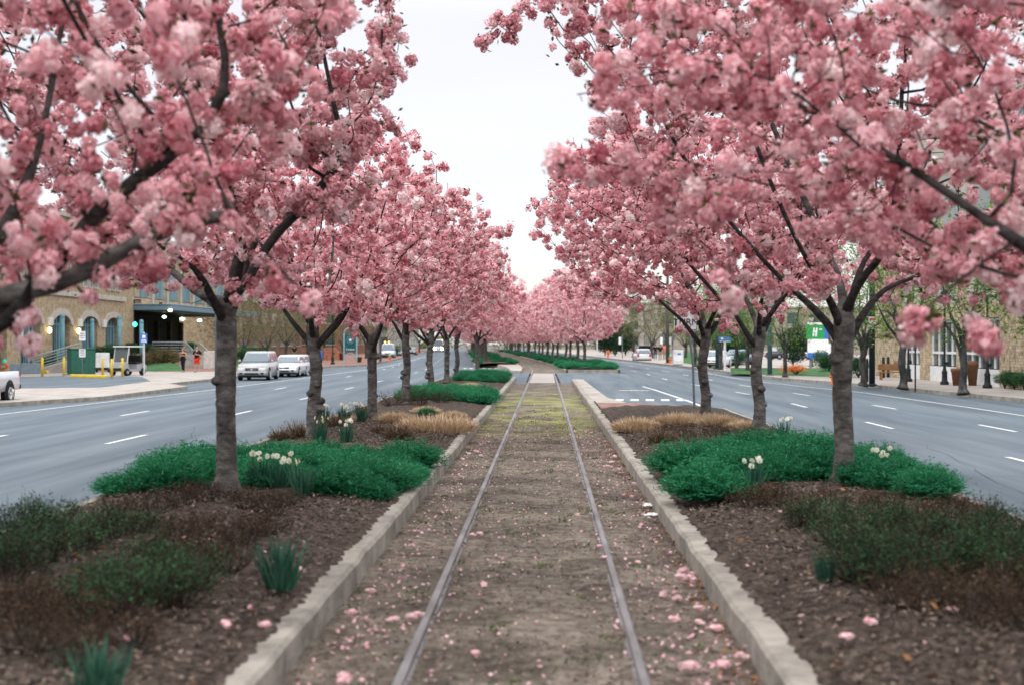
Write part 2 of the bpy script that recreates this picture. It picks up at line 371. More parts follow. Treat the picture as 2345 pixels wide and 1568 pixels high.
for x0, y0, dx, n in ((7.2,21,.5,14),(10.6,26,-.35,18),(13.2,33,.1,26),(-7.6,26,-.3,14),(-11.2,22,.15,30),(-14.4,38,-.1,26),(8.4,44,.2,20),(6.6,30,.02,30)):
    x, y = x0, y0
    for i in range(n):
        nx, ny = x+random.uniform(-.18,.18)+dx*.3, y+random.uniform(.5,1.1); stripe(x,y,nx,ny,random.uniform(.006,.018)); x, y = nx, ny
for y0 in (24,39.5,61): stripe(5.7,y0,16.8,y0+random.uniform(-.6,.6),.02); stripe(-16.6,y0+4,-5.8,y0+3.6,.02)
struct('road_seam', g, mat('tar_seam', [(.05,.06,.068),(.08,.092,.1)], scale=3, rough=.7))

# rails
RAIL = mat('worn_rail_steel', [(.11,.10,.095),(.19,.182,.185),(.28,.272,.275)], scale=3, rough=.5, metal=.35, stretch=(1,.25,1), detail=8)
def rail(x, label):
    g = MB(); sec = [(-.062,-.05),(-.05,-.004),(-.029,.002),(-.031,.03),(-.023,.04),(.023,.04),(.031,.03),(.029,.002),(.05,-.004),(.062,-.05)]
    ys = list(np.arange(3,75,3))+list(np.arange(75,420,5)); n = len(sec); vs = []; fs = []
    for y in ys:
        for dx, dz in sec: vs.append((x+xc(y)+dx, y, dz))
    for i in range(len(ys)-1):
        for k in range(n-1): fs.append((i*n+k, i*n+k+1, (i+1)*n+k+1, (i+1)*n+k))
    g.add(vs, fs); tag(g.build('steel_rail', RAIL), label, 'rail', 'rails of the track')
rail(-.752, 'worn steel rail on the left side of the track'); rail(.752, 'worn steel rail on the right side of the track')

# ================================================================== CHERRY TREES
BARK = mat('cherry_bark', [(.028,.025,.023),(.085,.079,.074),(.185,.175,.165)], scale=5, rough=.9, bump=.35, bscale=9, stretch=(1.0,1.0,2.0), detail=11, pos=[.32,.5,.68])
LIMB_BARK = mat('young_shaded_bark', [(.012,.010,.010),(.032,.027,.026),(.06,.052,.05)], scale=9, rough=.8, bump=.3, bscale=14, stretch=(1,1,2))  # young limb bark, with crown shade also mixed into the dark colour
BLOSSOM = leafmat('cherry_blossom', (.58,.185,.225), (.99,.84,.845), mid=(.88,.51,.555), trans=.38, obj_var=.08)
BRONZE = leafmat('young_bronze_leaf', (.022,.02,.008), (.12,.10,.035), trans=.2)  # bronze leaves, darkened so they also paint the shaded gaps between bunches

def petal_template(M, R, size, rg, nsub=5):
    """M petals (quads) on a lumpy ball of radius R: a hanging bunch of double blossoms"""
    subs = rg.normal(size=(nsub,3)); subs /= np.linalg.norm(subs,axis=1)[:,None]; subs *= R*.5*rg.uniform(.6,1.1,(nsub,1)); subs[:,2] *= .85
    k = rg.integers(0,nsub,M); d = rg.normal(size=(M,3)); d /= np.linalg.norm(d,axis=1)[:,None]
    c = subs[k] + d*R*.55*rg.uniform(.75,1.0,(M,1))
    nrm = d + rg.normal(size=(M,3))*.32; nrm /= np.linalg.norm(nrm,axis=1)[:,None]
    u = np.cross(nrm, rg.normal(size=(M,3))); u /= np.linalg.norm(u,axis=1)[:,None]; w = np.cross(nrm,u)
    s = size*rg.uniform(.65,1.25,(M,1)); cup = nrm*s*.35
    V = np.stack([c-u*s*.5-w*s*.38+cup*.2, c+u*s*.42-w*s*.5-cup*.1, c+u*s*.5+w*s*.4+cup*.5, c-u*s*.38+w*s*.5-cup*.2],1)
    return V.reshape(-1,3)
def leaf_quads(P, L, rg, asp=.22):
    n = len(P); d = rg.normal(size=(n,3)); d[:,2] = np.abs(d[:,2])*.6; d /= np.linalg.norm(d,axis=1)[:,None]
    u = np.cross(d, rg.normal(size=(n,3))); u /= np.linalg.norm(u,axis=1)[:,None]; s = L*rg.uniform(.6,1.2,(n,1))
    return np.stack([P, P+d*s*.5+u*s*asp, P+d*s, P+d*s*.5-u*s*asp],1).reshape(-1,3)
def rotmats(n, rg):
    q = rg.normal(size=(n,4)); q /= np.linalg.norm(q,axis=1)[:,None]; w,x,y,z = q.T
    return np.stack([1-2*(y*y+z*z),2*(x*y-z*w),2*(x*z+y*w),2*(x*y+z*w),1-2*(x*x+z*z),2*(y*z-x*w),2*(x*z-y*w),2*(y*z+x*w),1-2*(x*x+y*y)],-1).reshape(n,3,3)

LIMB = []
def skeleton(seed, fork, limbs, env, n_attr, step=.24, infl=1.5, kill=.42, lean=(0,0), zcut=2.2, maxn=5200):
    LIMB.clear(); rg = np.random.default_rng(seed); pos = [np.zeros(3)]; par = [-1]
    def chain(start, pts):
        p = start
        for q in pts: pos.append(np.array(q,float)); par.append(p); p = len(pos)-1
        return p
    nt_ = int(fork/.2); wob = rg.normal(size=2)*.03
    top = chain(0, [(lean[0]*(i/nt_)+wob[0]*sin(i*.8), lean[1]*(i/nt_)+wob[1]*sin(i*.9), fork*i/nt_) for i in range(1,nt_+1)])
    for az, el, L in limbs:
        s = max(1, top - int(rg.integers(0,3))); p = pos[s].copy(); pts = []; a = radians(az); e_ = radians(el); n = max(2,int(L/.22))
        for i in range(n):
            e2 = e_ + radians(10)*sin(i*.9+seed) ; a2 = a + .18*sin(i*.7+seed*1.7)
            p = p + .22*np.array([cos(a2)*cos(e2), sin(a2)*cos(e2), sin(e2)]); pts.append(p.copy())
        lo_ = len(pos); chain(s, pts); LIMB.append((lo_, len(pos)))
    A = []
    while len(A) < n_attr:
        c = env[rg.integers(0,len(env))] if len(env) > 1 else env[0]
        u = rg.normal(size=3); u /= np.linalg.norm(u); r = rg.uniform()**(1/3)
        if rg.uniform() > .3+.7*r*r: continue
        q = np.array(c[:3]) + u*r*np.array(c[3:])
        if q[2] < zcut + .12*rg.normal(): continue
        A.append(q)
    A = np.array(A); P = np.array(pos); n0 = nt_+1
    D = np.full(len(A), 1e9); I = np.zeros(len(A), int)
    def upd(lo, hi):
        d = np.linalg.norm(A[:,None]-P[None,lo:hi], axis=2); j = d.argmin(1); dm = d[np.arange(len(A)), j]; b = dm < D
        D[b] = dm[b]; I[b] = j[b]+lo
    upd(nt_-1, len(P)); alive = np.ones(len(A), bool); par = list(par)
    for it in range(140):
        lim = infl if it > 8 else 4.0
        act = alive & (D < lim)
        if not act.any(): break
        src = np.unique(I[act]); vec = np.zeros((len(P),3)); dirs = (A[act]-P[I[act]])/np.maximum(D[act],1e-6)[:,None]
        np.add.at(vec, I[act], dirs); v = vec[src] + rg.normal(size=(len(src),3))*.22 + np.array([0,0,.08])
        v /= np.maximum(np.linalg.norm(v,axis=1),1e-6)[:,None]; new = P[src]+v*step
        lo = len(P); P = np.vstack([P,new]); par += list(src); upd(lo, len(P)); alive &= D > kill
        if len(P) > maxn: break
    return P, np.array(par), nt_, rg

def radii(P, par, r_base, nt_, tip=.0055, ex=2.35):
    n = len(P); acc = np.zeros(n); r = np.zeros(n)
    for i in range(n-1,-1,-1):
        r[i] = tip if acc[i] == 0 else acc[i]**(1/ex)
        if par[i] >= 0: acc[par[i]] += r[i]**ex
    k = r_base/r[nt_]; k = min(max(k,.7),1.9)
    w = np.clip((r-.012)/.05,0,1); r = r*(1+(k-1)*w)
    for lo, hi in LIMB:
        for i in range(lo, hi): r[i] = max(r[i], r_base*(.50-.27*(i-lo)/max(1,hi-lo)))
    for i in range(nt_+1):
        h = P[i][2]; r[i] = r_base*(1+.75*math.exp(-h/.13)+.10*math.exp(-((h-P[nt_][2])/.3)**2))
    return r

def branch_mesh(P, par, r, rg, minr, trunk_n=14, knots=0):
    kids = [[] for _ in P]
    for i, p in enumerate(par):
        if p >= 0: kids[p].append(i)
    g = MB(); starts = [(0, None)]
    while starts:
        i, prev = starts.pop(); ch = [] if prev is None else [prev]; rr = [] if prev is None else [min(r[prev], r[i]*1.25)]
        while True:
            ch.append(i); rr.append(r[i])
            ks = sorted(kids[i], key=lambda k: -r[k])
            for k in ks[1:]:
                if r[k] > minr: starts.append((k, i))
            if not ks or r[ks[0]] <= minr: break
            i = ks[0]
        if len(ch) < 2: continue
        big = max(rr); n = trunk_n if big > .09 else 7 if big > .03 else 5 if big > .013 else 4
        pts = [P[k] for k in ch]
        if len(pts) > 3 and prev is not None:
            pts = [pts[0]]+[(pts[j-1]+2*pts[j]+pts[j+1])/4 for j in range(1,len(pts)-1)]+[pts[-1]]
        if prev is None:                                   # finer, knobbly trunk
            fine = []; fr = []
            for j in range(len(pts)-1):
                for q in range(3):
                    t = q/3; fine.append(pts[j]*(1-t)+pts[j+1]*t); fr.append((rr[j]*(1-t)+rr[j+1]*t)*(1+.03*rg.normal()*(rr[j] > .05)))
            fine.append(pts[-1]); fr.append(rr[-1]); pts, rr = fine, fr
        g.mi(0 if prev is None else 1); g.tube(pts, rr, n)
    g.mi(0)
    for _ in range(knots):
        a = rg.uniform(0,6.28); h = rg.uniform(.5,1.7); s = rg.uniform(.05,.11); r0 = r[1]*.85
        prof = [(s*sin(t*pi/6+.01), s*.8*-cos(t*pi/6)) for t in range(7)]
        g.lathe(prof, (cos(a)*r0, sin(a)*r0, h), 7)
    return g

def cherry(name, seed, fork, r_base, limbs, env, n_attr, M, psize, per=2.0, R=.108, lean=(0,0), zcut=2.2, minr=.0, knots=2, thin=.022, nleaf=3, jit=.085, infl=1.5, extra=(), tm_=.5):
    P, par, nt_, rg = skeleton(seed, fork, limbs, env, n_attr, lean=lean, zcut=zcut, infl=infl)
    ends = []; NB = len(P)
    for e_ in extra:                                       # long hanging or reaching sprays
        e_ = np.array(e_); d_ = np.linalg.norm(P-e_,axis=1)+np.where(np.arange(len(P)) <= nt_, 9, 0)+np.where(P[:,2] < e_[2]-.3, 2, 0); j = int(d_.argmin()); n_ = max(2,int(np.linalg.norm(P[j]-e_)/.2)); q0 = P[j].copy(); last = j
        for q in range(1,n_+1): P = np.vstack([P, q0+(e_-q0)*q/n_+rg.normal(size=3)*.03]); par = np.append(par,last); last = len(P)-1
        ends += [last]*3+([] if e_[2] < 2.6 else list(range(len(P)-n_, len(P)))*2)
    r = radii(P, par, r_base, nt_)
    root = empty(name)
    g = branch_mesh(P, par, r, rg, minr, knots=knots); g.build('trunk', [BARK, LIMB_BARK], root, smooth=True)
    fine = np.where((r < thin) & (np.arange(len(P)) > nt_) & (np.arange(len(P)) < NB) & (P[:,2] > 1.9))[0]
    cnt = rg.poisson(per, len(fine)); idx = np.r_[np.repeat(fine, cnt), np.array(ends,int)]; pp = P[par[idx]]; t = rg.uniform(0,1,(len(idx),1))
    C = P[idx]*(1-t)+pp*t + rg.normal(size=(len(idx),3))*jit; C[:,2] -= .05
    n = len(C); tm = [petal_template(M, R, psize, rg) for _ in range(6)]; k = rg.integers(0,6,n)
    T = np.stack(tm)[k]; Rm = rotmats(n, rg); sc = np.clip(rg.normal(1,.22,n),.55,1.5)
    V = np.einsum('nij,nmj->nmi', Rm, T)*sc[:,None,None] + C[:,None,:]
    tint = np.clip(np.repeat(rg.normal(tm_,.24,n),M) + rg.normal(0,.13,n*M),0,1); V = V.reshape(-1,3); nq = n*M
    LP = np.repeat(C, nleaf, axis=0)+rg.normal(size=(n*nleaf,3))*.052; LV = leaf_quads(LP, .085 if M > 20 else .10, rg)
    AV = np.vstack([V, LV]); nf = len(AV)//4
    o = npmesh('crown', AV, np.arange(nf*4).reshape(-1,4), [BLOSSOM, BRONZE], mi=np.r_[np.zeros(nq),np.ones(nf-nq)], tint=np.r_[tint, rg.uniform(0,1,nf-nq)], parent=root)
    return root, len(P), n

def ring(n, el, L, seed, off=0):
    rr = random.Random(seed); return [(off+360*i/n+rr.uniform(-18,18), el+rr.uniform(-9,9), L*rr.uniform(.75,1.2)) for i in range(n)]
def put(root, loc, rz=0, scale=1, label=None, group=None):
    root.location = loc; root.rotation_euler = (0,0,rz); root.scale = (scale,)*3; tag(root, label, 'tree', group); return root
ROW = 'pink cherry trees lining the track'
STAT = []
# the four nearest trees, each grown to its own crown
Ln = [(0,20,2.2),(8,44,2.9),(-25,30,1.3),(120,55,1.3),(60,52,1.4),(-80,50,1.2),(170,40,1.3)]
a, *s = cherry('cherry_tree', 3, 2.0, .15, Ln, [(-.1,.3,4.7,3.1,4.2,2.8)], 1750, 120, .031, per=2.3, R=.092, zcut=2.3, extra=[(.7,0,1.85),(2.55,.3,2.12)])
put(a, (-4.1,9.6,.27), 0, 1, 'nearest left cherry tree, its dark limbs reaching in at the left edge', ROW); STAT.append(s)
a, *s = cherry('cherry_tree', 12, 2.25, .118, [(165,28,1.3),(12,52,2.6),(80,50,1.1),(-60,48,1.2),(-120,45,1.0),(45,64,1.3)], [(-.9,.2,5.0,3.3,3.5,3.0),(.9,-.2,5.6,1.5,1.6,1.6)], 1650, 110, .032, per=2.1, R=.098)
put(a, at(518,1132,.28), 0, 1, 'cherry tree with white daffodils at the foot of its trunk', ROW); STAT.append(s)
a, *s = cherry('cherry_tree', 21, 2.0, .15, [(165,25,1.6),(200,36,1.4),(130,50,1.3),(80,48,1.2),(-70,50,1.1),(20,40,1.3)], [(.5,1.2,4.8,3.7,4.4,3.0),(-2.1,1.9,3.6,2.1,1.7,1.2),(.4,2.2,2.9,2.6,2.2,1.1)], 2100, 120, .031, per=2.0, R=.094, zcut=2.0, extra=[(-2.1,.4,1.84),(-1.84,.4,1.95),(-1.54,.4,2.0),(-4.05,1.9,3.13),(-2.9,1.4,2.12)])
put(a, (4.3,8.3,.27), 0, 1, 'nearest right cherry tree, its big blossom bunches hanging in at the right edge', ROW); STAT.append(s)
a, *s = cherry('cherry_tree', 33, 2.15, .122, [(150,50,1.1),(30,48,1.2),(90,52,1.1),(-60,50,1.2),(-140,48,1.0),(45,62,1.3)], [(.2,.3,5.2,3.6,3.8,3.3),(-2.1,.2,6.3,2.0,2.0,1.4)], 2000, 110, .032, per=2.1, R=.098, extra=[(-4.6,.1,5.75),(-4.2,.2,5.8)])
put(a, at(1930,1110,.28), 0, 1, 'cherry tree on the right with the green clumps wrapped round its trunk', ROW); STAT.append(s)
# three middle kinds, copied along the rows
MID = []
for sd, fk, lm in ((41,2.1,ring(6,52,1.2,1)),(52,2.0,ring(5,48,1.3,2,30)),(63,2.2,ring(6,55,1.1,3,10))):
    a, *s = cherry('cherry_tree', sd, fk, .115, lm, [(0,0,4.3,2.9,3.5,2.05)], 1150, 56, .048, per=2.0, knots=5); MID.append(a); STAT.append(s)
a, *s = cherry('cherry_tree', 44, 2.1, .118, ring(6,50,1.3,6), [(-.5,0,4.9,3.9,3.8,2.8),(-2.6,.3,5.0,1.9,2.0,1.4)], 1650, 56, .048, per=1.9, knots=6); MID.append(a); STAT.append(s)
FAR = []
for sd, fk, lm in ((71,2.0,ring(6,50,1.2,4)),(82,2.1,ring(5,54,1.2,5,20))):
    a, *s = cherry('cherry_tree', sd, fk, .125, lm, [(0,0,4.9,3.6,4.2,3.3)], 1150, 16, .09, per=2.2, R=.12, knots=0, minr=.008, nleaf=1, zcut=1.7, tm_=.6); FAR.append(a); STAT.append(s)  # higher tint mean: far crowns coloured paler, standing for haze
used = set()
def place(kinds, i, loc, rz, sc, label, group=ROW):
    src = kinds[i % len(kinds)]
    if src.name not in used: used.add(src.name); return put(src, loc, rz, sc, label, group)
    c = dup(src, loc, rz, label, group, sc); return c
MIDROW = [
 (720,1003,0,.3,1.0,'second whole trunk of the left row, standing behind the green mass of clumps'),
 (852,964,1,1.9,.95,'cherry tree between two tan grass mounds and white daffodils'),
 (930,924,2,3.1,.98,'cherry tree with knobbly bark in front of the second green mass on the left'),
 (985,897,0,4.0,1.0,'cherry tree rising from the second green mass in the left row'),
 (1023,876,1,5.2,1.03,'cherry tree with a thin red tie round its trunk, left row'),
 (1046,869,2,.8,.95,'cherry tree just right of the red tied trunk in the left row'),
 (1092,858,0,2.2,1.0,'leaning cherry tree at the crossing end of the left row'),
 (1735,985,3,.25,1.0,'cherry tree with a thick burl halfway up its trunk, right row'),
 (1612,955,3,-.2,1.0,'cherry tree beside the sign post at the end of the right bed')]
for x, y, k, rz, sc, lb in MIDROW: place(MID, k, at(x,y,.28), rz, sc, lb)
random.seed(31); i = 0
for y in range(118, 345, 9):
    place(FAR, i, (4.0+xc(y)+random.uniform(-.3,.3), y+random.uniform(-1,1), .27), random.uniform(0,6.28), random.uniform(.92,1.08), 'small far cherry tree right of the track beyond the crossing' if y > 118 else 'first cherry tree right of the track beyond the crossing', 'cherry trees right of the track beyond the crossing' if y > 118 else ROW); i += 1
for y in range(140, 345, 9):
    place(FAR, i, (-4.1+xc(y)+random.uniform(-.3,.3), y+random.uniform(-1,1), .27), random.uniform(0,6.28), random.uniform(.92,1.08), 'small far cherry tree left of the track beyond the crossing' if y > 140 else 'first cherry tree left of the track beyond the crossing', 'cherry trees left of the track beyond the crossing' if y > 140 else ROW); i += 1
print('TREES', STAT)

# ================================================================== BEDS: CLUMPS, SHRUBS, FLOWERS, LITTER
GREEN = leafmat('clump_green', (.008,.075,.035), (.06,.33,.145), mid=(.018,.18,.078), trans=.28, obj_var=.16)
DARKG = leafmat('shrub_green', (.014,.036,.016), (.09,.20,.08), mid=(.034,.09,.04), trans=.2, obj_var=.3)
RUSTG = leafmat('shrub_rust', (.03,.019,.012), (.17,.105,.058), mid=(.07,.045,.027), trans=.2, obj_var=.25)
TWIG = mat('dark_twig', [(.02,.014,.01),(.05,.036,.027)], scale=20, rough=.9)
TAN = leafmat('dry_straw', (.33,.235,.15), (.78,.63,.44), mid=(.56,.425,.28), trans=.1, obj_var=.12)
DRY = leafmat('dry_stem', (.05,.032,.02), (.24,.17,.11), mid=(.12,.08,.05), trans=.1, obj_var=.15)
DAFL = leafmat('daffodil_leaf', (.012,.06,.045), (.06,.16,.10), trans=.25)
WHITEP = leafmat('white_petal', (.80,.80,.68), (.90,.90,.82), trans=.3)
YCUP = leafmat('pale_cup', (.75,.68,.38), (.85,.80,.55), trans=.3)
def blades(n, rg, spread, h, wid, lean=.6, curve=.5, base_r=.0, dome=True):
    """n tapering curved blades: base, middle and tip, two quads each"""
    a = rg.uniform(0,2*pi,n); rr = spread*np.sqrt(rg.uniform(0,1,n)); B = np.stack([cos_(a)*(base_r+rr), sin_(a)*(base_r+rr), np.zeros(n)],1)
    out = a + rg.normal(0,.7,n); ln = lean*(rr/max(spread,1e-6))**.8*rg.uniform(.5,1.3,n)+rg.normal(0,.12,n)
    H = h*rg.uniform(.7,1.12,n)*(1-.35*(rr/max(spread,1e-6))**2 if dome else 1)
    d1 = np.stack([cos_(out)*np.sin(ln), sin_(out)*np.sin(ln), np.cos(ln)],1); ln2 = ln+curve*rg.uniform(.3,1.4,n)
    d2 = np.stack([cos_(out)*np.sin(ln2), sin_(out)*np.sin(ln2), np.cos(ln2)],1)
    s = np.stack([-sin_(out+rg.normal(0,.8,n)), cos_(out), np.zeros(n)],1); w = wid*rg.uniform(.7,1.3,n)[:,None]; s = s/np.linalg.norm(s,axis=1)[:,None]
    M_ = B+d1*H[:,None]*.55; T = M_+d2*H[:,None]*.5
    V = np.stack([B-s*w*.5,B+s*w*.5,M_+s*w*.5,M_-s*w*.5, M_-s*w*.5,M_+s*w*.5,T+s*w*.08,T-s*w*.08],1).reshape(-1,3)
    return V
cos_, sin_ = np.cos, np.sin
def quads(n): return np.arange(n).reshape(-1,4)
def green_clump(seed, n=900):
    rg = np.random.default_rng(seed); V = blades(n, rg, .24, .42, .011, lean=1.0, curve=.35)
    # feathery side leaflets along the upper halves
    k = n*6; src = rg.integers(0,n,k); P = V.reshape(n,8,3)[src]; t = rg.uniform(0,1,(k,1)); C = P[:,2]*(1-t)+P[:,6]*t
    L = leaf_quads(C, .062, rg, .085); V = np.vstack([V,L])
    nf = len(V)//4; tint = np.r_[np.repeat(np.clip(rg.normal(.4,.2,n),0,1),2), np.clip(rg.normal(.55,.25,k),0,1)]
    return npmesh('green_clump', V, quads(len(V)), GREEN, tint=tint)
def shrub(seed, leafm, n_tw=70, n_leaf=1150, w=.42, h=.45, name='low_shrub', ls=.042):
    rg = np.random.default_rng(seed); root = empty(name); g = MB(); tips = []
    for i in range(n_tw):
        a = rg.uniform(0,6.28); r = w*sqrt(rg.uniform()); b = Vector((cos(a)*r*.3, sin(a)*r*.3, 0)); hh = h*(1-.5*(r/w)**2)*rg.uniform(.6,1.15)
        t = Vector((cos(a)*r, sin(a)*r, hh)); m = (b+t)/2+Vector(rg.normal(size=3)*.05)
        g.tube([b,m,t], [.006,.004,.002], 3, caps=False); tips += [(m,t)]
        for _ in range(2):
            q = m.lerp(t, rg.uniform(.2,.9)); e2 = q+Vector(rg.normal(size=3)*.09)+Vector((0,0,.05)); g.tube([q,e2],[.003,.0015],3,caps=False); tips.append((q,e2))
    g.build('twig_frame', TWIG, root)
    k = rg.integers(0,len(tips),n_leaf); t = rg.uniform(.1,1.05,n_leaf)
    A = np.array([tips[i][0] for i in k]); B = np.array([tips[i][1] for i in k]); C = A*(1-t[:,None])+B*t[:,None]+rg.normal(size=(n_leaf,3))*.03
    C[:,2] = np.abs(C[:,2]); V = leaf_quads(C, ls, rg, .17)
    npmesh('foliage', V, quads(len(V)), leafm, tint=np.clip(rg.normal(.45,.28,n_leaf),0,1), parent=root); return root
def straw_mound(seed, ringed=False):
    rg = np.random.default_rng(seed); n = 1500
    V = blades(n, rg, .33 if not ringed else .22, .21, .009, lean=.75, curve=.5, base_r=.0 if not ringed else .22)
    return npmesh('straw_mound', V, quads(len(V)), TAN, tint=np.repeat(np.clip(rg.normal(.5,.25,n),0,1),2))
def dry_tuft(seed):
    rg = np.random.default_rng(seed); n = 420; V = blades(n, rg, .2, .34, .010, lean=1.0, curve=.3)
    L = leaf_quads(V.reshape(n,8,3)[rg.integers(0,n,500),rg.integers(2,8,500)], .03, rg); V = np.vstack([V,L]); tint = rg.uniform(0,1,len(V)//4)
    return npmesh('dry_tuft', V, quads(len(V)), DRY, tint=tint)
def daffodil(seed, flowers, n=70, spread=.10, h=.40):
    rg = np.random.default_rng(seed); root = empty('daffodil_plant')
    V = blades(n, rg, spread, h, .020, lean=.35, curve=.25, dome=False); npmesh('leaf_tuft', V, quads(len(V)), DAFL, tint=rg.uniform(0,1,2*n), parent=root)
    for i in range(flowers):
        a = rg.uniform(0,6.28); r = spread*1.3*sqrt(rg.uniform()); hd = Vector((cos(a)*r*1.4, sin(a)*r*1.4, h*rg.uniform(.95,1.25)))
        n_ = Vector((rg.normal()*.5, -1, rg.normal()*.3+.15)).normalized(); u = n_.orthogonal().normalized(); w = n_.cross(u); g = MB()
        for k in range(6):
            b = 2*pi*k/6; d = u*cos(b)+w*sin(b); p = n_.cross(d); g.add([hd, hd+d*.028+p*.016+n_*.004, hd+d*.042, hd+d*.028-p*.016+n_*.004], [(0,1,2,3)])
        g.mi(1)
        g.tube([hd+n_*.002, hd+n_*.018], [.009,.014], 7, caps=False); g.mi(2); g.tube([(cos(a)*r*.5,sin(a)*r*.5,0), (hd.x*.8,hd.y*.8,hd.z*.6), hd-n_*.005], [.004,.004,.003], 4)
        o = g.build('flower', [WHITEP, YCUP, DAFL], root)
    return root
class Kind:
    """the first call places the source itself, later ones place copies"""
    def __init__(s, *src): s.src = list(src); s.used = set(); s.i = 0
    def put(s, loc, rz=None, sc=1, label=None, cat=None, group=None, k=None):
        o = s.src[(s.i if k is None else k) % len(s.src)]; s.i += 1; rz = random.uniform(0,6.28) if rz is None else rz
        if o.name in s.used: o = dup(o)
        else: s.used.add(o.name)
        o.location = loc; o.rotation_euler = (0,0,rz); o.scale = (sc,)*3 if not hasattr(sc,'__len__') else sc
        return tag(o, label, cat, group)
def bedz(x, a=1.62, b=5.3): return .175+.13*float(HUMP(np.array(abs(x)),a,b))
GC = Kind(green_clump(1), green_clump(2), green_clump(3))
random.seed(77)
def mass(x0,x1,y0,y1,sp,inside,label,group,s0=.95,s1=1.25,zs=1):
    y = y0
    while y <= y1:
        x = x0+random.uniform(0,sp*.5)
        while x <= x1:
            px, py = x+random.uniform(-.12,.12), y+random.uniform(-.12,.12)
            if inside(px, py): s = random.uniform(s0,s1); GC.put((px+xc(py),py,bedz(px)-.03), None, (s,s,s*zs*random.uniform(.85,1.15)), label, 'plant', group)
            x += sp
        y += sp
mass(-5.15,-1.85,15.9,21.8,.62,lambda x,y: y > 17.9-1.9*min(1,max(0,(x+3.4)/1.3)) or (x < -4.3 and y > 17.3), 'feathery bright green clump in the dense mass around the first whole left trunk', 'green clumps around the first left trunk', .72, 1.3, .82)
for x, y, s in ((1570,1085,1.35),(1612,1140,1.25),(1650,1070,1.3),(1700,1098,1.25),(1720,1050,1.3),(1760,1085,1.4),(1790,1050,1.3),(1815,1095,1.35),(1850,1060,1.4),(1878,1100,1.3),(1900,1062,1.25),(1780,1105,1.1),(1660,1100,1.1),(1960,1085,1.1),(1985,1112,1.15),(2030,1100,1.1),(2060,1122,1.1),(2100,1125,1.1),(2125,1138,1.05),(2010,1075,1.1)):
    p = at(x,y,.28); GC.put(p, None, (s*.95,s*.95,s*.86), 'feathery green clump beside the knotted first whole trunk of the right row', 'plant', 'green clumps around the first right trunk')
mass(-4.5,-1.9,43.5,51,.62,lambda x,y: y > 45-.6*(x+4.5), 'small green clump in the second green mass of the left bed', 'green clumps in the second left mass', .8,1.3,.8)
mass(-4.2,-1.9,66,78,.85,lambda x,y: x > -3.9 or y > 72, 'green clump at the crossing end of the left bed', 'green clumps by the crossing end', .8,1.4,.8)
random.seed(5)
y = 101.5
while y < 300:
    for x in ((2.0,2.6,3.4,4.9,5.2) if y < 130 else (2.1,3.0,5.0)):
        if random.random() < .8: s = random.uniform(.9,1.7); GC.put((x+xc(y)+random.uniform(-.4,.3),y+random.uniform(-1,1),.2), None, (s,s,s*.72), 'low green clump in the far right bed beyond the crossing', 'plant', 'green clumps beyond the crossing, right')
    y += 3 if y < 130 else 7
y = 130
while y < 260:
    for x in (-2.2,-3.2,-4.8):
        if random.random() < .75: s = random.uniform(.9,1.7); GC.put((x+xc(y)+random.uniform(-.4,.3),y+random.uniform(-1,1),.2), None, (s,s,s*.72), 'low green clump in the far left bed beyond the crossing', 'plant', 'green clumps beyond the crossing, left')
    y += 5
# dark and rusty low shrubs in the near beds
SG = Kind(shrub(5,DARKG), shrub(6,DARKG,w=.5)); SR = Kind(shrub(7,RUSTG,n_tw=50,n_leaf=650), shrub(8,RUSTG,n_tw=50,n_leaf=600,w=.5,h=.38))
gl, gr = 'low shrubs in the near left bed', 'low shrubs in the near right bed'
for x, y, s in ((30,1340,1.15),(95,1300,1.2),(20,1275,1.1),(165,1268,1.05),(225,1248,1.0),(120,1215,1.0),(60,1225,1.0),(330,1370,1.0),(400,1395,1.05),(260,1415,1.1),(355,1320,1.0),(445,1350,.95),(230,1370,.9),(300,1235,.9)):
    SG.put(at(x,y,.26), None, s*.78, 'low dark green twiggy shrub near the road edge of the left bed', 'shrub', gl)
for x, y, s in ((270,1200,1.0),(345,1178,1.0),(420,1160,1.0),(470,1150,.9),(560,1165,.9),(620,1180,.95),(650,1165,.8),(340,1230,.9),(420,1245,.9),(500,1270,1.0),(560,1255,1.0),(600,1225,.95),(470,1215,.7),(390,1290,.9),(520,1310,.85),(180,1440,1.0),(90,1420,1.1),(60,1500,1.1),(165,1530,.9),(10,1440,1.1),(300,1480,.8)):
    SR.put(at(x,y,.26), None, s*.72, 'low rusty brown twiggy shrub on the mulch of the left bed', 'shrub', 'rusty '+gl)
for x, y, s in ((1960,1330,1.2),(2030,1345,1.15),(2080,1310,1.1),(1990,1290,1.1),(2200,1330,1.1),(2300,1340,1.2),(2250,1290,1.1),(2330,1260,1.1),(2180,1255,1.0),(2100,1240,1.0),(2270,1225,1.0),(1880,1205,.95),(1830,1215,.9),(1960,1215,.95),(2340,1320,1.1),(1920,1250,.9),(2040,1220,.95)):
    SG.put(at(x,y,.26), None, s*.74, 'low dark green twiggy shrub on the mulch of the right bed', 'shrub', gr)
for x, y, s in ((1720,1165,.9),(1780,1160,.95),(1690,1150,.7),(2020,1190,1.0),(2090,1200,1.0),(2170,1195,1.0),(2230,1190,.9),(1900,1165,.9),(1830,1175,.8),(2150,1390,1.05),(2230,1420,1.1),(2320,1400,1.2),(2060,1390,.9),(2130,1300,.9),(2330,1450,1.1),(2010,1170,.8)):
    SR.put(at(x,y,.26), None, s*.72, 'low rusty brown twiggy shrub on the mulch of the right bed', 'shrub', 'rusty '+gr)
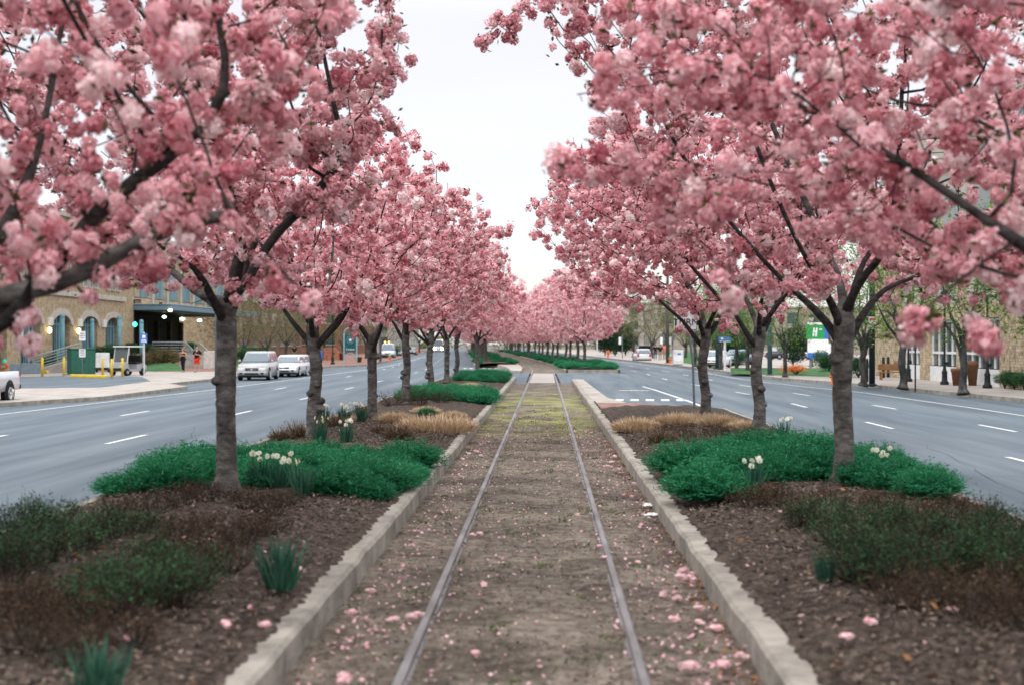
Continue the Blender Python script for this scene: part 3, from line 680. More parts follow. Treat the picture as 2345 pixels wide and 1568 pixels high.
for x, y, s in ((900,932,1.0),(950,918,1.0),(1000,912,.9),(830,958,.8),(1010,925,.9),(960,932,.8)):
    SR.put(at(x,y,.26), None, s*1.1, 'rusty shrub between the straw mounds and the second green mass', 'shrub', 'rusty shrubs behind the straw mounds')
for x, y, s in ((1560,1000,1.0),(1640,1000,1.1),(1600,1022,1.0),(1680,1005,1.0),(1720,1000,.9),(1660,1030,.9),(1520,985,.8)):
    SR.put(at(x,y+6,.26), None, s*.7, 'thin twiggy shrub in front of the right straw mounds', 'shrub', 'shrubs before the right straw mounds')
# straw mounds, dry tufts
ST = Kind(straw_mound(1), straw_mound(2), straw_mound(3,True))
for i, (x, y, s, k, lb) in enumerate(((905,968,1.35,0,'round straw coloured grass mound right behind the third left trunk'),(1000,986,1.75,2,'widest straw grass mound, ring shaped, close to the left kerb'),(975,948,1.1,1,'straw grass mound with a green tuft in its middle'),(1035,958,1.0,0,'straw grass mound touching the left kerb, behind the ring shaped one'),
    (815,968,.9,1,'small straw mound left of the third left trunk'),(1455,985,1.45,0,'straw mound nearest to the right kerb beside the brick apron'),(1545,974,1.5,1,'straw mound in front of the sign post'),(1650,978,1.45,0,'straw mound right of the sign post trunk'),(1700,985,1.15,1,'straw mound touching the burl trunk in the right bed'),(1600,968,1.3,2,'ring shaped straw mound at the foot of the right bed end tree'),
    (1050,905,1.0,0,'straw mound behind the second green mass of the left bed'),(1075,888,1.2,1,'straw mound before the crossing end of the left bed'))):
    ST.put(at(x,y,.25), None, s, lb, 'grass mound', 'straw mounds in the beds', k)
GC.put(at(978,952,.27), None, .55, 'small green tuft growing out of a straw mound', 'plant', None)
DT = Kind(dry_tuft(1), dry_tuft(2))
for x, y, s, lb in ((681,1003,1.1,'dry brown tuft left of the second left trunk'),(913,1010,1.15,'pale dry tuft alone on the mulch beside the ring shaped straw mound'),(762,980,1.1,'dry tuft right of the second left trunk by the daffodils'),(870,995,.8,'small dry tuft behind the pale one on the left mulch'),(1516,1016,1.05,'lone dark dry tuft on the mulch of the right bed'),(640,1008,.8,'low dry tuft behind the green mass near the left road edge'),(1740,1145,.7,'little dry tuft in front of the right green clumps')):
    DT.put(at(x,y,.25), None, s, lb, 'plant', 'dry tufts in the beds')
DF = Kind(daffodil(1,6), daffodil(2,6), daffodil(3,5)); DL = Kind(daffodil(4,0,90,.11,.42))
for k, (x, y, lb) in enumerate(((592,1122,'white daffodils nearest to the first whole left trunk'),(640,1126,'white daffodils in the middle of the group of three before the green mass'),(688,1140,'white daffodils at the right end of the group of three'),(742,972,'white daffodils showing just right of the second left trunk'),(787,970,'white daffodils between two left trunks, beside a straw mound'),(826,968,'dark leaved white daffodils touching the third left trunk'),(793,1020,'daffodil tuft standing alone on the open left mulch'),(733,1012,'single daffodil at the foot of the second left trunk'),(1792,1012,'white daffodils behind the right green clumps'),(1724,1138,'daffodil before the right green clumps'),(2012,1108,'daffodil in the green clumps right of the knotted trunk'))):
    o = DF.put(at(x,y,.27), None, .95, lb, 'flowers', 'daffodils in the beds', k)
DL.put(at(640,1350,.24), .6, .9, 'flowerless daffodil leaves standing alone near the left kerb', 'plant', 'flowerless daffodil leaves')
DL.put(at(222,1625,.24), 2.2, .8, 'flowerless daffodil leaves at the bottom edge, left foreground', 'plant', 'flowerless daffodil leaves')
DL.put(at(1890,1330,.26), 1.0, .5, 'small flowerless leaf tuft in the right bed', 'plant', None)
# chips of bark, grit, dead leaves, petals: nobody could count them
CHIP = leafmat('bark_chip', (.02,.015,.012), (.30,.235,.19), mid=(.095,.07,.057), trans=0, rough=.95)
DEAD = leafmat('dead_leaf', (.14,.06,.025), (.40,.22,.10), trans=.2, rough=.8)
def scatter(name, n, xf, yf, zf, size, m, seed, flat=.35, asp=.35):
    rg = np.random.default_rng(seed); X = xf(rg,n); Y = yf(rg,n); C = np.stack([X,Y,zf(X,Y)],1)
    nrm = np.stack([rg.normal(0,flat,n),rg.normal(0,flat,n),np.ones(n)],1); nrm /= np.linalg.norm(nrm,axis=1)[:,None]
    u = np.cross(nrm, rg.normal(size=(n,3))); u /= np.linalg.norm(u,axis=1)[:,None]; w = np.cross(nrm,u); s = size*rg.uniform(.4,1.5,(n,1)); q = s*asp*rg.uniform(.6,1.5,(n,1))
    V = np.stack([C-u*s*.5-w*q*.4,C+u*s*.45-w*q*.5,C+u*s*.5+w*q*.4,C-u*s*.4+w*q*.5],1).reshape(-1,3)
    return tag(npmesh(name, V, quads(len(V)), m, tint=np.clip(rg.normal(.42,.26,n),0,1)), kind='stuff')
near = lambda a, b: (lambda r, n: a+(b-a)*r.uniform(0,1,n)**1.5)
bz = lambda X, Y: .19+.13*HUMP(np.abs(X),1.62,5.3)+.02
side = lambda r, n: r.choice([-1,1],n)*r.uniform(1.75,5.2,n)
scatter('bark_chips', 85000, side, near(6,34), bz, .036, CHIP, 4)
scatter('track_grit', 30000, lambda r,n: r.uniform(-1.48,1.48,n), near(7,40), lambda X,Y: .006+0*X, .024, CHIP, 6, .25, .5)
scatter('dead_leaves', 110, side, near(7,24), lambda X,Y: bz(X,Y)+.02, .05, DEAD, 9, .6, .55)
scatter('dead_leaves', 420, lambda r,n: 1.5-np.abs(r.normal(0,.13,n)), near(7,30), lambda X,Y: .012+0*X, .045, DEAD, 10, .5, .5)
PET = leafmat('fallen_petal', (.62,.30,.35), (.86,.60,.64), trans=.25)
scatter('fallen_petals', 2200, lambda r,n: r.uniform(-1.45,1.45,n), near(8,48), lambda X,Y: .014+0*X, .022, PET, 12, .5, .7)
scatter('fallen_petals', 1500, lambda r,n: np.where(r.uniform(0,1,n)<.6, 1.42-np.abs(r.normal(0,.35,n)), -1.4+np.abs(r.normal(0,.3,n))), near(8,34), lambda X,Y: .016+0*X, .026, PET, 13, .5, .7)
scatter('fallen_petals', 220, side, near(7,30), lambda X,Y: bz(X,Y)+.02, .03, PET, 14, .5, .7)
WEED = leafmat('track_weed', (.03,.06,.015), (.14,.18,.06), trans=.2)
rg = np.random.default_rng(17); n = 2600; ctr = np.stack([rg.uniform(-1.45,1.45,130), 7+40*rg.uniform(0,1,130)**1.4],1); k = rg.integers(0,130,n)
C = np.stack([ctr[k,0]+rg.normal(0,.06,n), ctr[k,1]+rg.normal(0,.09,n), np.full(n,.004)],1); V = leaf_quads(C, .055, rg, .12); tag(npmesh('track_weeds', V, quads(len(V)), WEED, tint=rg.uniform(0,1,n)), kind='stuff')
def fallen(seed):
    rg = np.random.default_rng(seed); V = petal_template(34,.05,.036,rg,3); V[:,2] = V[:,2]*.6+.03; n = len(V)//4
    return npmesh('fallen_blossom', V, quads(len(V)), BLOSSOM, tint=np.clip(rg.normal(.75,.15,n),0,1))
FB = Kind(fallen(1), fallen(2), fallen(3)); random.seed(9)
pts = [(1572,1538,1.5),(1654,1532,1.3),(1562,1312,1.2),(1558,1330,1.3),(1585,1330,1.1),(1542,1423,.9),(1600,1400,1),(1702,1508,.9),(1640,1445,1),(1544,1375,.9),(1604,1430,.8),(1712,1490,.9),(1512,1368,1),(1582,1318,.9),(1462,1290,.7),(948,1420,1.1),(960,1412,.9),(900,1422,.9),(802,1408,1),(788,1566,1.3),(848,1358,.9),(1104,1345,.9),(1088,1500,.8),(1100,1225,.9),(1085,1228,.8),(1374,1254,.8),(1385,1280,.8),(1465,1205,.8),(1446,1140,.9),(1400,1060,1),(1410,1048,1),(1395,1070,.9),(1405,1045,.9),(1450,1110,.9),(1090,1035,1),(1075,1040,.9),(1100,1045,.9),(1060,1052,.8),(1320,1180,.7)]
for x, y, s in pts: FB.put(at(x,y,.01), None, s, 'pink blossom fallen on the grit of the track', 'blossom', 'blossoms fallen on the track')
for x, y in ((605,1437),(520,1436),(1990,1430),(2180,1405),(2240,1330),(1940,1465),(690,1310)): FB.put(at(x,y,.3), None, .9, 'pink blossom fallen on the mulch of a bed', 'blossom', 'blossoms fallen on the mulch')
def paper(name, lb, loc, L, wd, h, rz, seed):
    rg = np.random.default_rng(seed); n, k = 9, 7; V = []; F = []
    for i in range(n):
        for j in range(k): V.append(((i/(n-1)-.5)*L*rg.uniform(.9,1.05),(j/(k-1)-.5)*wd*rg.uniform(.9,1.1),h*(.35+.65*sin(pi*i/(n-1))*sin(pi*j/(k-1)))*rg.uniform(.5,1.1)))
    i = np.arange(n*k).reshape(n,k); F = np.stack([i[:-1,:-1],i[1:,:-1],i[1:,1:],i[:-1,1:]],-1).reshape(-1,4)
    o = npmesh(name, np.array(V), F, PAPER); o.location = loc; o.rotation_euler = (0,0,rz); return tag(o, lb, 'litter', 'paper litter by the right kerb')
PAPER = mat('white_paper', [(.62,.64,.68),(.78,.79,.80)], scale=12, rough=.7)
paper('paper_scrap','rounder crumpled white paper scrap against the right kerb',at(1483,1159,.012),.12,.11,.06,.3,1)
paper('paper_scrap','long flattened white paper scrap lying below the rounder one by the right kerb',at(1492,1180,.012),.20,.09,.05,.35,2)

# ================================================================== VEHICLES
def paintm(name, col, rough=.32, metal=.1): m, t, b = principled(name, col, rough, metal, .5); b.inputs['Coat Weight'].default_value = .4; return m
def plain(name, col, rough=.6, metal=0): return mat(name, [tuple(c*.82 for c in col), col, tuple(min(1,c*1.1) for c in col)], scale=4, rough=rough, metal=metal)
GLASS = paintm('car_glass', (.10,.14,.17), .08, .2); TYRE = plain('tyre_rubber', (.018,.018,.02), .9); RIM = paintm('alloy_rim', (.45,.46,.48), .35, .8)
BLACKP = plain('black_plastic', (.02,.021,.023), .6); CHROME = paintm('chrome_trim', (.6,.62,.64), .2, .9); LAMPG = paintm('headlamp_glass', (.72,.74,.74), .15, .2); REDL = paintm('tail_lamp', (.42,.03,.025), .25)
STYLES = {  # lower profile (y,z) front at +y ; greenhouse: bottom y0,y1, top y0,y1 ; belt z
 'suv':   dict(L=4.75,W=1.84,H=1.72,belt=1.06,hood=1.02,gb=(-2.28,1.05),gt=(-2.1,.35),split=(-.55,-1.45),wb=1.42),
 'sedan': dict(L=4.6,W=1.76,H=1.43,belt=.92,hood=.88,gb=(-1.75,1.1),gt=(-1.0,.25),split=(-.35,),wb=1.36),
 'wagon': dict(L=4.6,W=1.78,H=1.50,belt=.95,hood=.90,gb=(-2.2,1.1),gt=(-1.9,.25),split=(-.35,-1.25),wb=1.36),
 'van':   dict(L=5.0,W=1.95,H=2.1,belt=1.15,hood=1.1,gb=(-2.4,1.7),gt=(-2.35,1.0),split=(.1,-1.1),wb=1.55),
 'bus':   dict(L=9.0,W=2.5,H=2.9,belt=1.35,hood=1.3,gb=(-4.45,4.42),gt=(-4.4,4.2),split=(2.6,1.0,-.6,-2.2),wb=2.6)}
def car(name, style, col, loc, rz, label, cat, group=None, lit=False, scale=1, plate=True):
    p = STYLES[style]; L, Wd, H, b = p['L'], p['W'], p['H'], p['belt']; h = L/2; root = empty(name, loc, rz, label, cat, group); root.scale = (scale,)*3
    body = paintm('paint_'+name, col); hw = Wd/2
    bm = bmesh.new()
    def loft(rings):
        vs = [[bm.verts.new(q) for q in r] for r in rings]
        for r0, r1 in zip(vs, vs[1:]):
            for i in range(len(r0)): bm.faces.new((r0[i], r0[(i+1)%len(r0)], r1[(i+1)%len(r0)], r1[i]))
        bm.faces.new(vs[0][::-1]); bm.faces.new(vs[-1])
    def sec(y, z0, z1, w): return [(-w,y,z0),(w,y,z0),(w*1.0,y,z0+(z1-z0)*.55),(w*.93,y,z1),(-w*.93,y,z1),(-w*1.0,y,z0+(z1-z0)*.55)]
    hd = p['hood']; gb0, gb1 = p['gb']
    st = [(-h,.42,b*.9,.93),(-h+.12,.30,b*.99,.98),(gb0+.05,.26,b,1.0),(0,.24,b,1.0),(gb1,.25,b*.995,1.0),(h-.35,.28,hd*.95,.98),(h-.08,.32,hd*.86,.94),(h,.40,hd*.78,.88)]
    loft([sec(y,z0,z1,hw*w) for y,z0,z1,w in st])
    g0, g1 = p['gt']; t = H; wb_, wt = hw*.93, hw*.74
    loft([[(-wb_,gb0,b-.02),(wb_,gb0,b-.02),(wb_,gb1,b-.02),(-wb_,gb1,b-.02)],[(-wt,g0,t-.05),(wt,g0,t-.05),(wt,g1,t-.05),(-wt,g1,t-.05)],[(-wt*.93,g0+.1,t),(wt*.93,g0+.1,t),(wt*.93,g1-.12,t),(-wt*.93,g1-.12,t)]])
    bmesh.ops.bevel(bm, geom=[e for e in bm.edges if e.calc_face_angle(0) > .35], offset=.045, segments=2, affect='EDGES', profile=.5)
    me = bpy.data.meshes.new('body'); bm.to_mesh(me); bm.free(); me.materials.append(body); me.polygons.foreach_set('use_smooth',[True]*len(me.polygons))
    ob = bpy.data.objects.new('body', me); COL.objects.link(ob); ob.parent = root
    # windows: thin solid panes 6 mm proud of the cabin, side panes split at the pillars
    def lerp(y, s, top): return y
    def pane(nm, q, off):
        g = MB(); q = [Vector(a) for a in q]; n = (q[1]-q[0]).cross(q[3]-q[0]).normalized(); c = sum(q, Vector())/4
        if n.dot(off) < 0: n = -n
        a = [v+n*.012 for v in q]; d = [v-n*.03 for v in q]; g.add(a+d, [(0,1,2,3),(7,6,5,4)]+[(i,i+4,(i+1)%4+4,(i+1)%4) for i in range(4)]); g.build(nm, GLASS, root)
    zb, zt = b+.06, t-.12
    def wz(z): f = (z-b)/(t-.05-b); return wb_+(wt-wb_)*f
    def yr(z): f = (z-b)/(t-.05-b); return gb0+(g0-gb0)*f
    def yf(z): f = (z-b)/(t-.05-b); return gb1+(g1-gb1)*f
    for s in (-1,1):
        cuts = [None]+list(p['split'])+[None]
        for i in range(len(cuts)-1):
            a0 = (yf(zb)-.12, yf(zt)-.10) if cuts[i] is None else (cuts[i]-.04,)*2
            a1 = (yr(zb)+.12, yr(zt)+.10) if cuts[i+1] is None else (cuts[i+1]+.04,)*2
            pane('window', [(s*wz(zb),a0[0],zb),(s*wz(zb),a1[0],zb),(s*wz(zt),a1[1],zt),(s*wz(zt),a0[1],zt)], Vector((s,0,.1)))
    pane('windscreen', [(-wz(zb)+.09,yf(zb),zb),(wz(zb)-.09,yf(zb),zb),(wz(zt)-.07,yf(zt),zt),(-wz(zt)+.07,yf(zt),zt)], Vector((0,1,.3)))
    pane('rear_window', [(-wz(zb)+.12,yr(zb),zb+.03),(wz(zb)-.12,yr(zb),zb+.03),(wz(zt)-.1,yr(zt),zt),(-wz(zt)+.1,yr(zt),zt)], Vector((0,-1,.3)))
    R = .36 if style in ('suv','van') else .46 if style == 'bus' else .315
    for s in (-1,1):
        for y in (p['wb'], -p['wb']):
            M = Matrix.Rotation(pi/2,3,'Y'); o = MB().lathe([(R*1.18,-.012),(R*1.2,.012)],(s*(hw*.985),y,R+.02),18,M).build('wheel_arch', BLACKP, root)
            w = MB().lathe([(R*.62,-.11),(R*.93,-.11),(R,-.07),(R,.07),(R*.93,.11),(R*.62,.11)],(s*(hw-.085),y,R),20,M).build('wheel', TYRE, root)
            g = MB(); g.lathe([(R*.6,-.02),(R*.62,.0),(R*.55,.02)],(s*(hw+.022),y,R),18,M)
            for k in range(5): a = k*2*pi/5; g.tube([(s*(hw+.04),y,R),(s*(hw+.036),y+cos(a)*R*.55,R+sin(a)*R*.55)],[.05,.04],5)
            g.build('rim', RIM, w)
        m = MB().box((s*(hw+.06),gb1-.15,b+.1),(.16,.1,.14),bev=.03).build('mirror', body if style != 'van' else BLACKP, root)
    fz = hd*.66
    hl = glow('lit_headlamp', (1,.88,.75), 45) if lit else LAMPG
    for s in (-1,1):
        MB().box((s*hw*.68,h-.035,fz),(hw*.42,.13,.17 if style != 'bus' else .3),bev=.03).build('headlight', hl, root)
        MB().box((s*hw*.8,-h+.0,b*.78),(hw*.24,.1,.24 if style in ('sedan',) else .42),bev=.025).build('tail_light', REDL, root)
    g = MB(); g.box((0,h+.0,fz),(hw*.82,.06,.16),bev=.02); g.mi(1); [g.box((0,h+.032,fz-.04+.08*k),(hw*.8,.012,.015)) for k in range(2)]; g.mi(1); g.lathe([(.0,-.01),(.07,-.01),(.07,.01),(.0,.01)],(0,h+.045,fz),12,Matrix.Rotation(pi/2,3,'X')); g.build('grille', [BLACKP, CHROME], root)
    g = MB(); g.box((0,h+.02,.46),(Wd*.97,.16,.2),bev=.05); g.mi(1); g.box((0,h+.10,.42),(hw*.9,.03,.09),bev=.01); [g.box((s*hw*.68,h+.095,.44),(.2,.03,.09),bev=.012) for s in (-1,1)]; g.build('front_bumper', [body if style != 'van' else BLACKP, BLACKP], root)
    g = MB(); g.box((0,-h-.02,.47),(Wd*.97,.16,.2),bev=.05); g.build('rear_bumper', [body], root)
    g = MB(); g.box((0,-h-.05,b*.66),(.5,.03,.13)); g.build('number_plate', plain('plate_white',(.6,.6,.62)), root)
    g = MB(); g.box((0,0,.24),(Wd*.86,L*.9,.12)); g.build('underbody', BLACKP, root)
    if style in ('suv','wagon'):
        g = MB(); [g.tube([(s*wt*.86,g0+.25,t+.05),(s*wt*.86,g1-.2,t+.05)],.018,6) for s in (-1,1)]; [g.tube([(s*wt*.86,yy,t-.01),(s*wt*.86,yy,t+.05)],.015,5) for s in (-1,1) for yy in (g0+.3,g1-.25)]; g.build('roof_rack', BLACKP, root)
    if lit:
        for s in (-1,1): MB().box((s*hw*.7,h-.02,H-.12),(.22,.06,.1),bev=.02).build('marker_lamp', glow('amber_marker',(1,.45,.1),14), root)
    return root
SILV = (.36,.38,.41); WHT = (.58,.59,.60)
zr = ROAD+.0
car('silver_suv','suv',(.33,.34,.36),far(592,86.6,zr),pi+.03,'silver sport utility vehicle parked on the left street, facing us','car')
car('white_sedan','sedan',WHT,(-16.9,94.2,zr),pi,'white sedan half hidden behind the parked silver sport utility vehicle','car')
car('silver_sedan','sedan',SILV,far(677,97,zr),pi-.05,'silver sedan right of the white one, partly behind the second left trunk','car')
car('white_van','van',(.5,.54,.6),far(889,199,zr),pi+.06,'pale van first in the line of cars parked far down the left street','car')
car('blue_sedan','sedan',(.25,.30,.36),far(908,228,zr),pi+.06,'dark bluish car parked just behind the pale van far down the left street','car')
car('grey_sedan','sedan',(.12,.13,.15),far(942,262,zr),pi+.06,'dark car parked farthest down the left street beside the orange cone','car')
car('white_bus','bus',(.75,.72,.70),far(1004,336,zr),pi+.07,'bus coming down the left road with glaring headlights','bus',lit=True)
car('silver_wagon','wagon',(.55,.57,.60),far(1469,168,zr),.06,'silver estate car driving away on the right road','car')
# pickup at the left edge, seen from its flank
def pickup(loc, rz):
    root = empty('pickup_truck', loc, rz, 'white pickup truck at the left edge, only its rear end in view', 'truck'); body = paintm('pickup_paint', (.55,.56,.60)); hw = .96
    bm = bmesh.new(); 
    def loft(rings):
        vs = [[bm.verts.new(q) for q in r] for r in rings]
        for r0, r1 in zip(vs, vs[1:]):
            for i in range(len(r0)): bm.faces.new((r0[i], r0[(i+1)%len(r0)], r1[(i+1)%len(r0)], r1[i]))
        bm.faces.new(vs[0][::-1]); bm.faces.new(vs[-1])
    S_ = lambda y,z0,z1,w: [(-w,y,z0),(w,y,z0),(w*1.01,y,z0+(z1-z0)*.6),(w*.97,y,z1),(-w*.97,y,z1),(-w*1.01,y,z0+(z1-z0)*.6)]
    loft([S_(y,z0,z1,hw*w) for y,z0,z1,w in ((-2.75,.62,1.18,.99),(-2.6,.52,1.2,1),(-.45,.46,1.2,1),(1.2,.46,1.16,1),(2.5,.48,1.1,.98),(2.75,.55,.95,.92))])
    loft([[(-.88,-.5,1.1),(.88,-.5,1.1),(.88,1.3,1.1),(-.88,1.3,1.1)],[(-.72,-.35,1.86),(.72,-.35,1.86),(.72,.55,1.86),(-.72,.55,1.86)]])
    bmesh.ops.bevel(bm, geom=[e for e in bm.edges if e.calc_face_angle(0) > .35], offset=.05, segments=2, affect='EDGES', profile=.5)
    me = bpy.data.meshes.new('body'); bm.to_mesh(me); bm.free(); me.materials.append(body); me.polygons.foreach_set('use_smooth',[True]*len(me.polygons)); ob = bpy.data.objects.new('body', me); COL.objects.link(ob); ob.parent = root
    g = MB(); g.box((0,-1.55,1.2),(1.6,2.0,.03)); g.build('bed_floor', BLACKP, root)
    for s in (-1,1):
        g = MB(); g.box((s*.84,.25,1.5),(.04,1.0,.42)); g.build('window', GLASS, root)
        for y in (1.75,-1.72):
            M = Matrix.Rotation(pi/2,3,'Y'); R = .39
            MB().lathe([(R*1.16,-.015),(R*1.2,.015)],(s*hw*1.0,y,R+.05),20,M).build('wheel_arch', BLACKP, root)
            w = MB().lathe([(R*.62,-.13),(R*.93,-.13),(R,-.08),(R,.08),(R*.93,.13),(R*.62,.13)],(s*(hw-.08),y,R),22,M).build('wheel', TYRE, root)
            g = MB(); g.lathe([(R*.62,-.02),(R*.64,0),(R*.56,.02)],(s*(hw+.04),y,R),18,M); [g.tube([(s*(hw+.06),y,R),(s*(hw+.055),y+cos(k*2*pi/5)*R*.56,R+sin(k*2*pi/5)*R*.56)],[.06,.05],5) for k in range(5)]; g.build('rim', RIM, w)
        MB().box((s*.9,-2.76,.98),(.12,.05,.34),bev=.015).build('tail_light', REDL, root)
    MB().box((0,-2.84,.62),(1.9,.16,.18),bev=.04).build('rear_bumper', BLACKP, root); MB().box((0,-2.765,.98),(1.6,.03,.36),bev=.01).build('tailgate', body, root)
p = at(24,924,zr); pickup((p.x-.95, p.y-1.72-.1, zr), pi)

def golf_cart(loc, rz):
    root = empty('golf_cart', loc, rz, 'grey golf cart with a white roof parked on the left plaza', 'golf cart'); gm = paintm('cart_grey',(.33,.34,.36)); wm = paintm('cart_white',(.7,.7,.7))
    g = MB(); g.extrude([(-1.15,.3),(1.0,.28),(1.2,.42),(1.12,.78),(.75,.86),(.6,.42),(-.15,.42),(-.2,.72),(-1.0,.76),(-1.2,.62)],'x',-.56,.56); g.build('body', gm, root)
    MB().box((0,-.45,.80),(1.0,.5,.14),bev=.05).build('seat', BLACKP, root); MB().box((0,-.72,1.05),(1.0,.12,.45),bev=.05).build('backrest', BLACKP, root)
    MB().box((0,-.1,1.83),(1.18,1.75,.07),bev=.03).build('roof', wm, root)
    for s in (-1,1):
        MB().tube([(s*.52,.78,.84),(s*.52,.6,1.8)],.022,6).build('roof_post', wm, root); MB().tube([(s*.52,-.85,.74),(s*.52,-.85,1.8)],.022,6).build('roof_post', wm, root)
        for y in (.85,-.8):
            w = MB().lathe([(.12,-.09),(.22,-.09),(.24,-.05),(.24,.05),(.22,.09),(.12,.09)],(s*.52,y,.24),14,Matrix.Rotation(pi/2,3,'Y')).build('wheel', TYRE, root); MB().lathe([(.11,-.02),(.11,.02)],(s*.62,y,.24),10,Matrix.Rotation(pi/2,3,'Y')).build('rim', RIM, w)
        MB().box((s*.36,1.18,.6),(.2,.06,.12),bev=.02).build('headlight', LAMPG, root)
    MB().box((0,1.2,.42),(1.0,.1,.16),bev=.03).build('front_bumper', BLACKP, root); MB().tube([(.25,.55,.86),(.25,.25,1.02)],.02,6).build('steering_column', BLACKP, root)
    g = MB(); g.quad((-.5,.765,.9),(.5,.765,.9),(.5,.625,1.7),(-.5,.625,1.7)); g.build('windscreen', paintm('clear_screen',(.10,.12,.13),.15), root)
golf_cart(at(293,859,.01), pi-.35)

# ================================================================== STREET FURNITURE
TEAL = plain('teal_paint',(.12,.27,.32),.5); YEL = plain('yellow_paint',(.70,.50,.05),.55); BLK = plain('black_iron',(.022,.024,.028),.5); STEEL = plain('grey_steel',(.16,.19,.21),.5,.3); WHM = plain('white_metal',(.62,.63,.65),.5)
BLUE = plain('blue_sign',(.05,.16,.50),.5); ORNG = plain('orange_paint',(.65,.13,.03),.55); HTEAL = plain('hydrant_cap',(.10,.45,.36),.55); REDP = plain('red_sign',(.6,.06,.06),.5); DGRN = plain('cabinet_green',(.03,.115,.085),.6); BLKTXT = plain('sign_black',(.02,.02,.02),.6); WHTXT = plain('sign_white',(.75,.76,.77),.6)
def text(s, size, mtl, parent, loc, rz, name='lettering', ext=.004, sx=1):
    cu = bpy.data.curves.new('lettering','FONT'); cu.body = s; cu.size = size; cu.extrude = ext; cu.align_x = 'CENTER'; cu.align_y = 'CENTER'
    t = bpy.data.objects.new('tmp', cu); COL.objects.link(t); dg = bpy.context.evaluated_depsgraph_get(); me = bpy.data.meshes.new_from_object(t.evaluated_get(dg)); bpy.data.objects.remove(t)
    me.materials.clear(); me.materials.append(mtl); o = bpy.data.objects.new(name, me); COL.objects.link(o); o.parent = parent; o.location = loc; o.rotation_euler = (pi/2,0,rz); o.scale = (sx,1,1); return o
def bollard(loc, label, group, h=1.15, r=.075, m=None):
    root = empty('bollard', loc, 0, label, 'bollard', group); MB().lathe([(r,-.05),(r,h-.05),(r*.7,h-.01),(r*.2,h)],(0,0,0),12).build('post', m or YEL, root, True); MB().lathe([(r*1.5,0),(r*1.4,.03)],(0,0,0),12).build('base', STEEL, root); return root
for x, y, lb in ((97,861,'yellow bollard through the left wheel stop, farthest left of the six'),(146.5,859,'yellow bollard touching the left side of the green cabinet'),(188,857,'yellow bollard below the two white signs'),(235,858,'yellow bollard in front of the white box trailer'),(256,866,'yellow bollard between the white box and the golf cart, nearest the street'),(280.5,862,'yellow bollard directly in front of the golf cart')): bollard(at(x,y,.006), lb, 'yellow bollards on the left plaza')
def wheelstop(a, b, lb):
    c = (a+b)/2; o = MB().box((0,0,.09),((b-a).length,.2,.19),bev=.05).build('wheel_stop', YEL); o.location = (c.x,c.y,.0); o.rotation_euler = (0,0,math.atan2(b.y-a.y,b.x-a.x)); tag(o, lb, 'wheel stop', 'yellow wheel stops')
wheelstop(at(55,853,0),at(110,854,0),'yellow wheel stop behind the pickup truck'); wheelstop(at(163,863,0),at(243,865,0),'longer yellow wheel stop in front of the green cabinet')
def hydrant(loc, lb, body=ORNG, cap=HTEAL, s=1.0):
    root = empty('fire_hydrant', loc, 0, lb, 'hydrant'); root.scale = (s,)*3
    MB().lathe([(.17,0),(.17,.05),(.11,.07),(.105,.5),(.14,.52),(.14,.56)],(0,0,0),14).build('barrel', body, root, True); MB().lathe([(.14,.56),(.13,.64),(.09,.72),(.03,.76),(.03,.81)],(0,0,0),14).build('bonnet', cap, root, True)
    for a in (0, pi/2, pi): MB().tube([(0,0,.42),(cos(a)*.2,-sin(a)*.2,.42)],[.07,.065],10).build('nozzle', cap if a == pi/2 else body, root)
hydrant(far(10,92,0),'orange hydrant with a teal cap behind the pickup truck at the left edge',s=1.35)
hydrant(at(892,827,0),'orange hydrant with a pale cap on the brick pavement far left',s=1.1)
hydrant(at(1907,880,0),'red orange hydrant peeping out beside the first whole right trunk',cap=ORNG,s=.95)
hydrant(at(1535,832,0),'orange hydrant next to the white newspaper cabinet',s=1.2)
hydrant(at(1392,818,0),'orange hydrant in front of the dark evergreens far right',s=1.3,cap=ORNG)
def lamppost(loc, lb, group=None, h=4.6, m=BLK, s=1):
    root = empty('lamp_post', loc, 0, lb, 'lamp post', group)
    MB().lathe([(.22,0),(.22,.12),(.15,.2),(.13,.55),(.16,.62),(.1,.72),(.07,.9),(.055,1.2),(.05,h-.6),(.08,h-.58),(.05,h-.5)],(0,0,0),12).build('post', m, root, True)
    MB().lathe([(.06,h-.5),(.17,h-.38),(.2,h-.1),(.06,h)],(0,0,0),12).build('lantern', plain('lantern_glass',(.5,.5,.48),.3), root, True); MB().lathe([(.23,h-.1),(.17,h+.03),(.03,h+.14)],(0,0,0),12).build('lantern_cap', m, root, True)
    MB().box((.12,0,1.05),(.12,.14,.18),bev=.02).build('outlet_box', m, root); return root
for x, y, lb in ((2162,880,'black lamp post between the bay windows of the stone building'),(2260,888,'black lamp post nearest us before the stone building'),(2079,873,'black lamp post hidden behind the multi stemmed street tree')): lamppost(at(x,y,0), lb, 'black lamp posts by the stone building')
lamppost(at(1857,839,.02),'slim black lamp post standing before the white and blue sign',h=4.35)
lamppost(at(761.6,833.5,0),'heavy dark lamp post on the brick pavement before the brick planter wall',h=7.5)
def pole(name, loc, h, r, m, lb, cat='pole', taper=.8, group=None):
    root = empty(name, loc, 0, lb, cat, group); MB().tube([(0,0,-.05),(0,0,h)],[r,r*taper],14).build('shaft', m, root, True); MB().lathe([(r*1.7,0),(r*1.7,.05),(r*1.25,.09)],(0,0,0),12).build('base_plate', m, root); return root
p = pole('signal_pole', at(497,868,0), 8.5, .14, STEEL, 'thick grey steel signal pole just left of the first whole left trunk'); MB().tube([(0,0,7.6),(5.5,-.3,8.2)],[.08,.05],8).build('mast_arm', STEEL, p)
